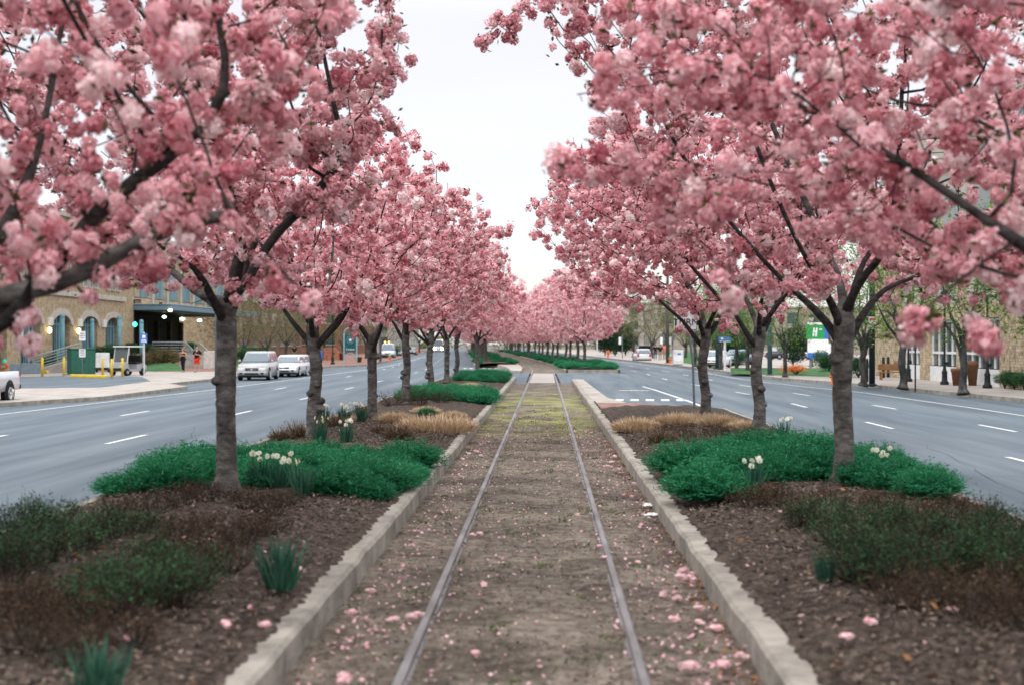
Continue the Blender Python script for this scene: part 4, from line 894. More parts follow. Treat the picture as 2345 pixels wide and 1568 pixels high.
p = pole('signal_pole', at(1996,882,0), 8.5, .15, plain('dark_slate_paint',(.03,.045,.055)), 'thick dark utility pole with a white notice before the stone pier', taper=.9)
g = MB(); g.box((-.02,-.17,3.05),(.36,.02,.60)); g.mi(1); g.box((-.02,-.182,3.22),(.3,.008,.12)); g.mi(2); g.box((-.02,-.182,2.95),(.26,.008,.02)); g.build('notice', [WHTXT,REDP,BLKTXT], p); MB().lathe([(.165,2.0),(.165,2.05)],(0,0,0),14).build('strap', CHROME, p)
pole('steel_pole', at(871,829,0), 7.0, .13, STEEL, 'plain grey pole right of the green monument sign')
pole('steel_pole', at(1762,859,0), 6.0, .16, plain('teal_grey_paint',(.07,.12,.13)), 'teal grey pole close behind the burl trunk on the right pavement')
pole('steel_pole', at(1643,845,0), 5.0, .2, plain('dark_teal_paint',(.04,.07,.075)), 'dark pole between the white sign post and the sign post trunk')
pole('utility_pole', at(1528,831,0), 9.0, .17, plain('weathered_wood',(.09,.08,.07),.9), 'wooden utility pole behind the white newspaper cabinet')
def teal_post(loc, lb, h): 
    root = pole('teal_post', loc, h, .16, TEAL, lb, 'post', 1, 'teal posts before the arched building'); MB().lathe([(.18,h-.05),(.18,h+.05),(.1,h+.2)],(0,0,0),12).build('cap', TEAL, root)
for x, d, h, lb in ((143,104,3.95,'teal post before the second arch from the left'),(211,108,3.7,'teal post before the third arch from the left'),(273,112,4.0,'teal post at the right end of the arches behind the golf cart'),(324,113,3.7,'teal post rising behind the blue sign')): teal_post(far(x,d,0), lb, h)
def sign(name, loc, lb, plates, pole_h, r=.03, polem=None, cat='sign', group=None):
    root = empty(name, loc, 0, lb, cat, group); MB().tube([(0,0,-.05),(0,0,pole_h)],r,8).build('pole', polem or STEEL, root)
    for (w, h, z, m, marks) in plates:
        g = MB(); g.box((0,-r-.012,z),(w,.012,h),bev=.004); pl = g.build('plate', m, root)
        for (mx, mz, mw, mh, mm) in marks: MB().box((mx,-r-.022,z+mz),(mw,.006,mh)).build('marking', mm, pl)
    return root
bars = lambda m, w: [(0,.15,w*.7,.05,m),(0,.02,w*.75,.045,m),(0,-.11,w*.6,.045,m)]
sign('notice_sign', far(189,89,0), 'pole with two white notices, one above the other, before the green cabinet', [(.40,.58,2.5,WHTXT,bars(STEEL,.4)),(.40,.5,1.45,WHTXT,bars(STEEL,.4))], 2.8)
sign('notice_sign', far(47.5,89,0), 'single white notice on a pole before the leftmost full arch', [(.36,.55,2.7,WHTXT,bars(STEEL,.36))], 3.0)
sign('parking_sign', at(330,859,0), 'blue sign on a white pole beside the golf cart', [(.44,.62,2.35,BLUE,[(0,.12,.2,.2,WHTXT),(0,-.1,.3,.05,WHTXT),(0,-.2,.34,.06,WHTXT)])], 2.75, .045, WHM)
sign('parking_sign', at(1659,847.5,0), 'wide blue sign topping a white post on the right pavement', [(.95,.42,2.35,BLUE,[(-.2,.05,.2,.14,WHTXT),(0,-.17,.8,.04,WHTXT)])], 2.5, .09, WHM)
sign('no_parking_sign', at(2095,894,0), 'no parking sign with a red top on a thin pole before the stone building', [(.30,.62,3.1,WHTXT,[(0,.16,.26,.26,REDP),(0,-.12,.2,.05,REDP),(0,-.2,.2,.03,BLKTXT)])], 3.45, .035, BLK)
sign('street_sign', at(1366.7,816.6,0), 'grey sign on a white post far right before the evergreens', [(1.1,.35,3.3,STEEL,[])], 3.4, .1, WHM)
for x, d, lb in ((1419,190,'white banner hanging before the dark evergreens'),(1514,180,'white banner left of the utility pole'),(1533,146,'white banner on the street side of the utility pole')):
    z1, z0 = hgt(772,d), hgt(788.5,d); root = empty('street_banner', far(x,d,0), 0, lb, 'banner', 'white street banners'); MB().tube([(.32,0,0),(.32,0,z1+.3)],.06,8).build('pole', STEEL, root); MB().box((0,0,(z0+z1)/2),(.34,.02,z1-z0),bev=.004).build('banner_cloth', WHTXT, root)
    MB().tube([(.32,0,z1+.05),(-.18,0,z1+.05)],.02,6).build('bracket', STEEL, root)
# turn sign at the end of the right bed, its head among the blossoms
ts = at(1590,938,.25); d = ts.y; root = empty('turn_sign', ts, 0, 'white TURN sign on a steel post at the end of the right bed', 'sign'); ht = hgt(690,d)-.25
MB().tube([(0,0,-.1),(-.05,.0,1.3),(-.25,0,ht)],.034,8).build('post', STEEL, root)
g = MB(); cz = hgt(722,d)-.25; g.box((-.24,-.05,cz),(.66,.014,.86),bev=.005); pl = g.build('plate', WHTXT, root)
for (bx,bz,bw,bh) in ((-.24,cz-.40,.6,.016),(-.24,cz+.40,.6,.016),(-.535,cz,.016,.8),(.055,cz,.016,.8)): MB().box((bx,-.0605,bz),(bw,.006,bh)).build('border_line', BLKTXT, pl)
text('LEFT', .24, BLKTXT, pl, (-.24,-.062,cz+.2), 0); text('TURN', .26, BLKTXT, pl, (-.24,-.062,cz-.2), 0)
# cabinets, boxes
root = empty('utility_cabinet', far(186,93,0), .52, 'large dark green utility cabinet on the left plaza', 'cabinet')
MB().box((0,0,.85),(1.55,1.35,1.62),bev=.03).build('case', DGRN, root); MB().box((0,0,1.69),(1.63,1.43,.06),bev=.02).build('lid', DGRN, root); MB().box((0,0,.02),(1.7,1.5,.1)).build('plinth', CONC, root)
for s in (-1,1): MB().box((s*.37,-.685,.85),(.7,.02,1.4),bev=.006).build('door', DGRN, root)
MB().box((.06,-.71,.9),(.03,.03,.18)).build('handle', BLK, root)
root = empty('box_trailer', far(235,101,0), .3, 'white box trailer with a black underside left of the golf cart', 'trailer'); MB().box((0,0,.85),(.95,.8,1.05),bev=.04).build('box_body', WHM, root); MB().box((0,0,.26),(1.0,.85,.16),bev=.02).build('chassis', BLK, root)
for s in (-1,1): MB().lathe([(.1,-.06),(.2,-.06),(.2,.06),(.1,.06)],(s*.4,0,.2),12,Matrix.Rotation(pi/2,3,'Y')).build('wheel', TYRE, root)
root = empty('newspaper_cabinet', at(1552,835,0), 0, 'white newspaper cabinet with a small blue emblem on the right pavement', 'cabinet'); s_ = 3255/(at(1552,835,0).y)
MB().box((0,0,.72),(.95,.7,1.32),bev=.04).build('case', WHM, root); MB().box((0,0,.05),(.8,.6,.1)).build('plinth', BLK, root); MB().box((.08,-.36,1.05),(.3,.02,.16),bev=.006).build('emblem', BLUE, root); MB().box((0,-.36,.62),(.8,.02,.5),bev=.006).build('door', WHTXT, root)
root = empty('storage_box', far(1475,196,0), 0, 'dark square storage box behind the silver estate car', 'container'); MB().box((0,0,.8),(1.5,1.2,1.5),bev=.04).build('case', BLK, root); MB().box((0,-.05,1.6),(1.6,1.35,.1),bev=.03).build('lid', BLK, root)
root = empty('mail_box', at(733,828,0), 0, 'blue mail box behind the second left trunk on the brick pavement', 'mail box'); MB().box((0,0,.62),(.5,.45,.8),bev=.04).build('case', BLUE, root); g = MB(); g.extrude([(-.25,1.0),(-.25,1.05),(-.15,1.2),(.15,1.2),(.25,1.05),(.25,1.0)],'y',-.22,.22); g.build('hood', BLUE, root); [MB().box((sx*.2,sy*.17,.11),(.05,.05,.24)).build('leg', BLUE, root) for sx in (-1,1) for sy in (-1,1)]
def planter(loc, lb, r=.3, h=.5, m=None, group='terracotta planters'):
    root = empty('planter_pot', loc, 0, lb, 'planter', group); MB().lathe([(r*.65,0),(r*.9,h*.8),(r,h*.82),(r,h),(r*.85,h),(r*.8,h*.9)],(0,0,0),14).build('pot', m or plain('terracotta',(.17,.085,.05)), root, True); return root
planter(at(782,824,0),'brown pot right of the brick planter wall',.35,.95); planter(at(821,829,0),'brown pot at the right foot of the green monument sign',.4,.6)
planter(at(2191,882,0),'brown pot at the foot of the narrow stone pier',.32,.85); planter(at(2226,882,0),'tall brown pot behind the nearest street tree',.3,1.2)
root = empty('wooden_bench', at(2042,869,0), 0, 'low wooden bench before the left stone pier', 'bench'); WOOD = plain('bench_wood',(.24,.13,.06),.7)
MB().box((0,0,.44),(1.5,.4,.06),bev=.015).build('seat', WOOD, root); MB().box((0,.2,.72),(1.5,.05,.36),bev=.015).build('backrest', WOOD, root); [MB().box((sx*.62,sy*.15,.21),(.09,.09,.42)).build('leg', WOOD, root) for sx in (-1,1) for sy in (-1,1)]
for x, y, lb in ((1984,874,'black bollard left of the dark utility pole'),(2022,865,'black bollard in front of the left stone pier'),(2033,864,'black bollard against the right edge of the left stone pier')): bollard(at(x,y,0), lb, 'black bollards by the stone building', 1.25, .09, BLK)
root = empty('traffic_cone', at(954,812,ROAD), 0, 'orange cone beside the farthest parked car on the left street', 'cone'); root.scale = (1.3,)*3; MB().lathe([(.17,.03),(.13,.3),(.06,.7),(.04,.72)],(0,0,0),12).build('cone_body', ORNG, root, True); MB().box((0,0,.02),(.42,.42,.04)).build('base', BLK, root)
p = empty('signal_lamp', far(886,215,0), 0, 'pair of glowing amber lamps on a dark pole far down the left street', 'traffic light'); MB().tube([(0,0,0),(0,0,2.6)],.06,8).build('pole', BLK, p)
for s in (-.28,.28): MB().lathe([(.02,-.14),(.13,-.06),(.13,.06),(.02,.14)],(s,0,2.15),12).build('lamp', glow('amber_lamp',(1,.55,.15),5), p)
MB().tube([(-.28,0,2.0),(.28,0,2.0)],.03,6).build('arm', BLK, p)
# green monument sign with a star
d = 148.6; root = empty('monument_sign', at(802,830,0), .05, 'green monument sign with a white star between pale arched posts', 'sign'); PT = plain('pale_teal_paint',(.22,.36,.40),.5); DT_ = plain('deep_teal_panel',(.015,.085,.10),.5)
for s in (-1,1): MB().box((s*.66,0,1.5),(.15,.15,3.0),bev=.02).build('post', PT, root)
MB().tube([(.66*cos(pi*i/14) if i <= 14 else 0,0,3.0+.6*sin(pi*i/14)) for i in range(15)],.06,8).build('arch_top', PT, root)
MB().tube([(.6*cos(pi*i/14),0,.35+.65*sin(pi*i/14)) for i in range(15)],.05,8).build('arch_bottom', PT, root)
pn = MB().box((0,0,2.02),(1.16,.1,1.75),bev=.02).build('panel', DT_, root)
g = MB(); pts = [((.22 if k%2 == 0 else .09)*sin(k*pi/5), -.062, 2.36+(.22 if k%2 == 0 else .09)*cos(k*pi/5)) for k in range(10)]; g.add(pts+[(a,-.052,c) for a,_,c in pts], [tuple(range(10))[::-1]]+[(i,(i+1)%10,(i+1)%10+10,i+10) for i in range(10)]); g.build('star', WHTXT, pn)
MB().tube([(.36*cos(2*pi*i/28),-.055,2.36+.36*sin(2*pi*i/28)) for i in range(29)],.018,5).build('ring', PT, pn); text('Canton', .3, WHTXT, pn, (0,-.058,1.40), 0)
root = empty('brick_planter_wall', at(760,824,0), 0, 'low red brick wall with a sloping right end on the brick pavement', 'wall'); g = MB(); g.extrude([(-.95,0),(.95,0),(.95,.85),(.45,1.3),(-.95,1.36)],'y',-.35,.35); g.build('brickwork', mat('red_brick',[(.22,.075,.045),(.32,.13,.08),(.40,.2,.14)],scale=5), root); MB().box((-.25,0,1.39),(1.5,.8,.07),bev=.02).build('coping', CONC, root)
# white, blue and green roadside sign
d = 118; c = far(1872,d,0); root = empty('roadside_sign', (c.x,c.y,0), -.1, 'large white roadside sign with a blue band and a green top panel', 'sign'); k = d/3255
zt, zb_, zm = hgt(777,d), hgt(819,d), hgt(807,d); w = 46*k; MB().box((0,0,(zt+zm)/2),(w,.5,zt-zm),bev=.03).build('white_case', WHTXT, root); MB().box((0,0,(zm+zb_)/2-.006),(w*.99,.49,zm-zb_-.012),bev=.02).build('blue_band', BLUE, root)
zg = hgt(744,d); gp = MB().box((-.12,0,(zt+zg)/2+.006),(w*.98,.4,zg-zt-.012),bev=.02).build('green_panel', plain('sign_green',(.03,.30,.09),.5), root); MB().box((w*.5-.16,-.213,(zt+zg)/2),(.34,.02,zg-zt-.1)).build('blue_stripe', BLUE, gp); MB().box((0,0,zg+.09),(w,.42,.18),bev=.02).build('white_top', WHTXT, root)
for (bx,bz,bw,bh) in ((-.36,.0,.13,.72),(-.14,-.02,.13,.74),(-.25,.06,.12,.12),(.2,.22,.22,.09)): MB().box((bx,-.21,(zt+zg)/2+bz),(bw,.012,bh),M=Matrix.Rotation(.12,3,'Y')).build('sign_stroke', WHTXT, gp)
[MB().box((s*w*.35,0,zb_/2),(.2,.2,zb_)).build('post', STEEL, root) for s in (-1,1)]
root = pole('white_post', far(1899,100,.1), 1.9, .09, WHM, 'short white post in the hedge behind the first whole right trunk', 'post', 1)

# ================================================================== CARS ON THE RIGHT CAR PARK
car('blue_sedan','sedan',(.12,.22,.30),far(1686,134,.02),pi-.5,'dark blue car parked side on behind the hedge at the wide blue sign','car')
car('white_sedan','sedan',WHT,far(1640,118,.02),pi-.3,'white car showing between the poles right of the newspaper cabinet','car')
car('silver_sedan','sedan',SILV,far(1786,188,.02),-pi/2+.5,'silver car parked side on behind the young green street tree','car')
car('black_sedan','sedan',(.03,.035,.045),far(1797,178,.02),-pi/2+.4,'black car parked side on in front of the silver one','car')
car('white_sedan','sedan',(.7,.7,.7),far(1838,176,.02),-pi/2+.4,'white car parked beside the white and blue roadside sign','car')
# ================================================================== BUILDINGS
def stone_mat(name, cols, scale=2.2, course=.28, bump=.5):
    m = mat(name, cols, scale=scale, rough=.92, bump=bump, bscale=9, detail=10); t = m.node_tree; b = t.nodes['Principled BSDF']; r = [n for n in t.nodes if n.type == 'VALTORGB'][0]; tcn = [n for n in t.nodes if n.type == 'TEX_COORD'][0]
    sp = nn(t,'ShaderNodeSeparateXYZ'); t.links.new(tcn.outputs['Object'], sp.inputs[0]); ad = nn(t,'ShaderNodeMath',operation='ADD'); t.links.new(sp.outputs[0],ad.inputs[0]); t.links.new(sp.outputs[1],ad.inputs[1])
    cb = nn(t,'ShaderNodeCombineXYZ'); t.links.new(ad.outputs[0],cb.inputs[0]); t.links.new(sp.outputs[2],cb.inputs[1])
    bt = nn(t,'ShaderNodeTexBrick'); bt.inputs['Scale'].default_value = 1; bt.inputs['Brick Width'].default_value = course*2.1; bt.inputs['Row Height'].default_value = course; bt.inputs['Mortar Size'].default_value = .02; bt.inputs['Color1'].default_value = (.82,.82,.82,1); bt.inputs['Color2'].default_value = (1.12,1.1,1.08,1); bt.inputs['Mortar'].default_value = (.75,.73,.7,1); bt.inputs['Bias'].default_value = -.1
    t.links.new(cb.outputs[0], bt.inputs['Vector']); mx = nn(t,'ShaderNodeMix',data_type='RGBA',blend_type='MULTIPLY'); mx.inputs[0].default_value = 1; t.links.new(r.outputs[0],mx.inputs[6]); t.links.new(bt.outputs[0],mx.inputs[7]); t.links.new(mx.outputs[2],b.inputs['Base Color']); return m
TANB = stone_mat('tan_brick', [(.25,.195,.125),(.39,.315,.215),(.49,.41,.30)], 2.6, .11)
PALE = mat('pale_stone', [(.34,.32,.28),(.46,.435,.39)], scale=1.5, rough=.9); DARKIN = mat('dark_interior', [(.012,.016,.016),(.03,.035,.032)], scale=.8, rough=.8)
WGLS = paintm('window_glass', (.03,.055,.06), .12, .1); CURT = mat('teal_curtain', [(.05,.11,.13),(.13,.22,.25),(.2,.3,.33)], scale=1.2, rough=.7, stretch=(1,5,.2))
FAC = -36.0
root = empty('station_building', (FAC,110,0), 0, 'tan brick building with a row of wide arches behind the left plaza', 'building')
def arch_pts(c, w, zs, rise, n=14): return [(c+w*cos(pi*i/n), zs+rise*sin(pi*i/n)) for i in range(n+1)]
g = MB(); SP, RISE, HWD, TOP = 3.42, .72, 1.9, 11.5; bays = [80.0,86.4,92.6,98.9,105.2,111.8,117.8]; ends = [76.8,83.2,89.5,95.75,102.05,108.5,114.8,121.0]
def yz(y, z, x=0): return (x, y-110, z)
for c, a, b in zip(bays, ends, ends[1:]):
    g.box((-.3,(a+c-HWD)/2-110,SP/2),(.6,c-HWD-a,SP)); g.box((-.3,(c+HWD+b)/2-110,SP/2),(.6,b-c-HWD,SP))
    P = [(b,SP),*arch_pts(c,HWD,SP,RISE),(a,SP)]; T = [(y,6.0) for y,_ in P]
    for i in range(len(P)-1):
        g.quad(yz(*P[i]),yz(*P[i+1]),yz(*T[i+1]),yz(*T[i])); g.quad(yz(*P[i]),yz(*P[i],-.6),yz(*P[i+1],-.6),yz(*P[i+1]))
g.box((-.3,(76.8+121)/2-110,8.75),(.6,44.2,5.5)); g.box((-.3,122.4-110,5.75),(.6,2.8,11.5)); g.box((-.3,146-110,8.8),(.6,44,5.4)); g.box((-.3,166-110,3),(.6,4,6)); g.box((-6,168.2-110,5.75),(12,.4,11.5)); g.box((-6.3,76.9-110,5.75),(11.4,.3,11.5))
g.build('wall', TANB, root)
for c in bays:
    f = MB(); A = arch_pts(c,HWD+.6,SP,RISE+.5); B = arch_pts(c,HWD+.04,SP,RISE+.02)
    for i in range(14):
        f.quad(yz(*A[i],.12),yz(*A[i+1],.12),yz(*B[i+1],.12),yz(*B[i],.12)); f.quad(yz(*A[i],.0),yz(*A[i+1],.0),yz(*A[i+1],.12),yz(*A[i],.12)); f.quad(yz(*B[i],.12),yz(*B[i+1],.12),yz(*B[i+1],.0),yz(*B[i],.0))
    f.build('arch_ring', PALE, root)
    w = MB(); P = [(c+HWD,.2),*arch_pts(c,HWD,SP,RISE),(c-HWD,.2)]; w.add([yz(y,z,-.45) for y,z in P],[tuple(range(len(P)))]); w = w.build('window', WGLS, root)
    for k in (-1.5,-.95,.1,.75,1.45):
        hh = SP+RISE*sqrt(max(0,1-(k/HWD)**2))-.05; MB().box((-.40,c+k-110,hh/2+.1),(.05,.34 if abs(k) > .5 else .22,hh-.2)).build('curtain', CURT, w)
    fr = MB(); [fr.box((-.36,c+k-110,1.9),(.07,.08,3.4)) for k in (-1.2,-.4,.4,1.2)]; fr.box((-.36,c-110,SP),(.07,HWD*2,.09)); fr.build('frame', TEAL, w)
    MB().box((.04,c-HWD-.85-110+.25,SP+.2),(.22,.8,.6),bev=.02).build('impost_block', plain('white_impost',(.62,.60,.57)), root)
    for k in (-1.35,0,1.35):
        u = MB().box((.0,c+k-110,7.6),(.06,.85,2.2)).build('window', WGLS, root); MB().box((.04,c+k-110,6.42),(.16,1.05,.12)).build('sill', PALE, u); q = MB(); [q.box((.04,c+k+s*.47-110,7.6),(.08,.1,2.3)) for s in (-1,1)]; q.build('frame', PALE, u)
for y in range(127,158,5):
    u = MB().box((.0,y-110,7.4),(.06,2.6,2.6)).build('window', CURT, root); MB().box((.06,y+2.5-110,7.6),(.24,.5,4.2),bev=.03).build('pilaster', PALE, root)
MB().box((.08,98.9-110,5.75),(.16,44.4,.38),bev=.02).build('string_course', PALE, root); MB().box((.1,110-110+12,11.65),(.5,90,.35),bev=.03).build('cornice', PALE, root)
# dark recess behind the canopy: floor, back, ceiling, with shade painted into the colours
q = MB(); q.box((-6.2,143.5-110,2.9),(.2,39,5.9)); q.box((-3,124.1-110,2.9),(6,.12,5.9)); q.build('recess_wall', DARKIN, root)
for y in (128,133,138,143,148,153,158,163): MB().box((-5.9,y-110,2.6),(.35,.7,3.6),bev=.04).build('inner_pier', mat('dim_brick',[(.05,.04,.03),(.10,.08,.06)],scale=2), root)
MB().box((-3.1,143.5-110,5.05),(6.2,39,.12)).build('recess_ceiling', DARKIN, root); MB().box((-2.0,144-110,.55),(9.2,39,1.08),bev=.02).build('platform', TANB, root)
CAN = plain('canopy_blue_grey',(.15,.24,.31),.5); q = MB(); q.box((1.55,143-110,5.15),(3.5,38.4,.46),bev=.03); can = q.build('canopy', CAN, root); MB().box((1.55,143-110,5.43),(3.6,38.6,.08),bev=.02).build('canopy_edge', plain('canopy_trim',(.28,.38,.44)), can)
for x, y, dd, colr, st, rr in ((376,726,139,(.75,1,.75),9,.2),(417.5,730.6,150,(.6,1,.8),16,.26),(457,734,160,(.6,1,.8),16,.26),(390,711,124.6,(1,.8,.35),9,.2)):
    o = MB().lathe([(.02,.14),(rr,.05),(rr*.8,-.08),(.02,-.12)],tuple(far(x,dd,hgt(y,dd))-Vector((FAC,110,0))),12).build('ceiling_lamp', glow('lit_ceiling_lamp',colr,st), root)
for y, z in ((102.0,3.35),(108.4,3.35)):
    MB().lathe([(.04,-.2),(.15,-.1),(.15,.15),(.04,.25)],(.25,y-110,z-.4),10).build('wall_lamp', glow('lit_wall_lamp',(1,.78,.32),7), root)
MB().lathe([(.03,-.22),(.2,-.1),(.2,.1),(.03,.22)],tuple(far(309,122.5,hgt(743,122.5))-Vector((FAC,110,0))),10).build('wall_lamp', glow('teal_lamp',(.1,.9,.75),3), root)
# ramp, railings, retaining walls
RAILM = plain('pale_rail_paint',(.30,.36,.38),.5,.3)
def railing(name, pts, lb, rails=(.25,.45,.65,.85,1.05), step=1.6, group=None):
    root = empty(name, pts[0], 0, lb, 'railing', group); o = Vector(pts[0])
    for a, b in zip(pts, pts[1:]):
        a, b = Vector(a)-o, Vector(b)-o; n = max(1,int((b-a).length/step))
        for i in range(n+1): q = a.lerp(b,i/n); MB().tube([q,q+Vector((0,0,1.07))],.03,6).build('post', RAILM, root)
        for z in rails: MB().tube([a+Vector((0,0,z)),b+Vector((0,0,z))],.028 if z < 1 else .04,6).build('rail_bar', RAILM, root)
    return root
A, B = far(78,98,.1), far(185,100,1.0)
g = MB(); n = (B-A).normalized(); s_ = Vector((-n.y,n.x,0)).normalized()*1.4
g.add([A+Vector((0,0,-.4)),B+Vector((0,0,-1.2)),B,A,A+s_+Vector((0,0,-.4)),B+s_+Vector((0,0,-1.2)),B+s_,A+s_],[(0,1,2,3),(3,2,6,7),(1,5,6,2),(5,4,7,6),(4,0,3,7)]); tag(g.build('access_ramp', CONC), 'pale concrete ramp climbing before the tan brick arches', 'ramp')
railing('ramp_railing',[A,B],'blue grey railing of the ramp before the second arch')
g = MB(); a0, b0 = far(20,96,0), far(92,97,0); g.box(((a0.x+b0.x)/2,(a0.y+b0.y)/2,.35),((b0-a0).length,.4,.7),math.atan2(b0.y-a0.y,b0.x-a0.x),bev=.03); tag(g.build('ramp_wall', plain('blue_grey_wall',(.20,.25,.30))), 'low blue grey wall between the orange hydrant and the ramp railing', 'wall')
railing('stair_railing',[far(349,121,1.08),far(424,121,1.08),far(454,116,.0)],'long pale railing bending down the steps before the canopy',(.17,.38,.6,.82,1.04),2.0)
railing('stair_railing',[far(446,121,1.0),far(458,120,1.0),far(484,116,.1)],'short pale railing right of the steps above the runner in red shorts',(.5,1.04),1.5)
g = MB(); c = far(482,116,0); g.box((c.x,c.y,.7),(.75,1.6,1.4),bev=.03); tag(g.build('stair_wall', plain('white_concrete',(.50,.48,.45))), 'white concrete end wall at the foot of the steps', 'wall')
root = empty('entrance_steps', far(440,119,0), .1, 'concrete steps going up to the canopy', 'steps'); [MB().box((0,1.2+.32*i,.09+.18*i),(2.6,.34,.18+.0*i)).build('step', CONC, root) for i in range(6)]
# brick blocks behind the left trees
def block(name, x0, x1, y0, y1, h, m, lb, nw=6, nf=3, face='x', roofm=None, wm=None, fz=.9):
    root = empty(name, ((x0+x1)/2,(y0+y1)/2,0), 0, lb, 'building'); w, l = x1-x0, y1-y0; MB().box((0,0,h/2),(w,l,h)).build('wall', m, root); MB().box((0,0,h+.15),(w+.5,l+.5,.3),bev=.05).build('roof', roofm or PALE, root)
    for fl in range(nf):
        z = fz+(h-fz)*(fl+.5)/nf; wh = (h-fz)/nf*.55
        for i in range(nw):
            y = -l/2+l*(i+.5)/nw; sx = 1 if face == 'x' else -1
            u = MB().box((sx*(w/2+.0),y,z),(.12,l/nw*.5,wh)).build('window', wm or WGLS, root); MB().box((sx*(w/2+.06),y,z-wh/2-.06),(.2,l/nw*.56,.1)).build('sill', PALE, u)
        n2 = max(2,int(w/4))
        for i in range(n2):
            x = -w/2+w*(i+.5)/n2; u = MB().box((x,-l/2,z),(w/n2*.45,.12,wh)).build('window', wm or WGLS, root); MB().box((x,-l/2-.06,z-wh/2-.06),(w/n2*.5,.2,.1)).build('sill', PALE, u)
    return root
block('brick_building',-66,-40,178,232,10,stone_mat('brown_brick',[(.14,.09,.06),(.22,.15,.10)],1.5,.22),'brown brick building behind the olive trees on the left',8,3)
block('brick_building',-64,-36,250,300,12,stone_mat('red_brown_brick',[(.17,.085,.06),(.26,.14,.10)],1.5,.22),'reddish brick building farther along the left street',8,3)
block('grey_building',-62,-34,315,380,13,stone_mat('grey_render',[(.30,.29,.28),(.40,.39,.37)],1.0,.4,.1),'pale grey building far down the left street',9,4)
block('beige_building',19,62,246,276,8,stone_mat('beige_render',[(.28,.255,.22),(.36,.33,.28)],1.0,.5,.1),'long beige building behind the trees on the right',6,2,'-x')
block('beige_building',58,92,170,200,9,stone_mat('sand_render',[(.33,.30,.25),(.42,.38,.32)],1.0,.5,.1),'sand coloured building behind the car park on the right',6,2,'-x')
block('grey_building',14,40,330,370,11,stone_mat('dull_render',[(.30,.285,.26),(.38,.36,.33)],1.0,.5,.1),'dull grey building far down the right street',6,3,'-x')
# stone building on the right
STN = stone_mat('rubble_stone', [(.20,.15,.10),(.36,.285,.19),(.52,.43,.31),(.60,.52,.41)], 3.2, .14, .8)
SX = 21.5; root = empty('stone_building', (SX,75,0), 0, 'stone pier building with tall white framed windows on the right', 'building')
q = MB(); q.box((8.3,-1,9.0),(16,36,10.2)); q.build('upper_wall', PALE, root)
for y in (-15,-9.5,-4,1.5,7,12.5):
    for z in (6.2,9.4,12.4): u = MB().box((.3,y,z),(.12,2.6,1.7)).build('window', WGLS, root); MB().box((.24,y,z-.95),(.2,2.9,.14)).build('sill', PALE, u)
for i,(y0,y1) in enumerate(((56.5,58),(64.7,67.7),(73.8,74.8),(80,82))):
    MB().box((.28,(y0+y1)/2-75,3.2),(.5,y1-y0,6.4),bev=.03).build('stone_pier', STN, root)
MB().box((.55,90-75,4.2),(1.5,6,8.4),bev=.04).build('stone_pier', STN, root)
MB().box((.3,74-75,3.65),(.5,36,.7)).build('stone_lintel', STN, root)
WFR = plain('white_frame',(.66,.67,.68),.5)
for y0,y1 in ((58.05,64.65),(67.75,73.75),(74.85,79.95),(82.05,86.95)):
    c, l = (y0+y1)/2-75, y1-y0; MB().box((.22,c,.4),(.3,l,.8),bev=.01).build('white_base', WFR, root); w = MB().box((.3,c,2.05),(.06,l,2.4)).build('window', WGLS, root)
    fr = MB(); n = max(3,int(l/1.15)); [fr.box((.24,-l/2+c+l*i/n,2.05),(.09,.09,2.4)) for i in range(n+1)]; fr.box((.235,c,1.55),(.1,l,.12)); fr.box((.235,c,3.22),(.1,l,.1)); fr.build('frame', WFR, w)
    for k in range(n):
        if (k*7+int(y0))%3: MB().box((.345,-l/2+c+l*(k+.5)/n,2.35),(.02,l/n*.8,1.6)).build('blind', plain('red_brown_blind',(.10,.05,.04)), w)
g = MB(); g.box((8.3,-1,1.9),(15.6,35.6,3.8)); g.build('inner_wall', DARKIN, root)
# ================================================================== TREES AND SHRUBS AWAY FROM THE TRACK
SBARK = mat('street_bark', [(.025,.025,.024),(.055,.055,.052),(.10,.10,.095)], scale=5, rough=.9, bump=.5, bscale=10, stretch=(1,1,.4))
FRESH = leafmat('fresh_leaf', (.05,.12,.015), (.20,.33,.06), trans=.35, obj_var=.1); OLIVE = leafmat('olive_leaf', (.09,.085,.035), (.24,.24,.11), trans=.3, obj_var=.12); EVER = leafmat('evergreen_leaf', (.006,.025,.012), (.03,.075,.03), trans=.1); HEDGE = leafmat('hedge_leaf', (.01,.045,.018), (.05,.14,.05), trans=.2, obj_var=.2); BROWNB = leafmat('budding_leaf', (.06,.05,.02), (.17,.14,.06), trans=.2, obj_var=.1)
def leafy(name, seed, fork, r, limbs, env, n_attr, leafm, per, L, thin=.03, zcut=2.0, minr=.004, jit=.12):
    P, par, nt_, rg = skeleton(seed, fork, limbs, env, n_attr, zcut=zcut, infl=2.2, step=.3, maxn=3200); r_ = radii(P, par, r, nt_, tip=.006); root = empty(name)
    branch_mesh(P, par, r_, rg, minr, trunk_n=10).build('trunk', [SBARK,SBARK], root, smooth=True); fine = np.where((r_ < thin)&(np.arange(len(P)) > nt_))[0]; idx = np.repeat(fine, rg.poisson(per,len(fine)))
    C = P[idx]+rg.normal(size=(len(idx),3))*jit; V = leaf_quads(C, L, rg); npmesh('crown', V, quads(len(V)), leafm, tint=rg.uniform(0,1,len(V)//4), parent=root); return root
LIND = Kind(leafy('street_tree',101,1.9,.16,ring(10,64,1.7,11),[(0,0,4.9,2.5,2.5,3.3)],800,FRESH,6.0,.16,zcut=1.8), leafy('street_tree',102,2.1,.15,ring(9,60,1.7,12,25),[(0,0,4.9,2.7,2.7,3.3)],800,FRESH,6.0,.16,zcut=1.8))
gL = 'street trees on the right pavement'
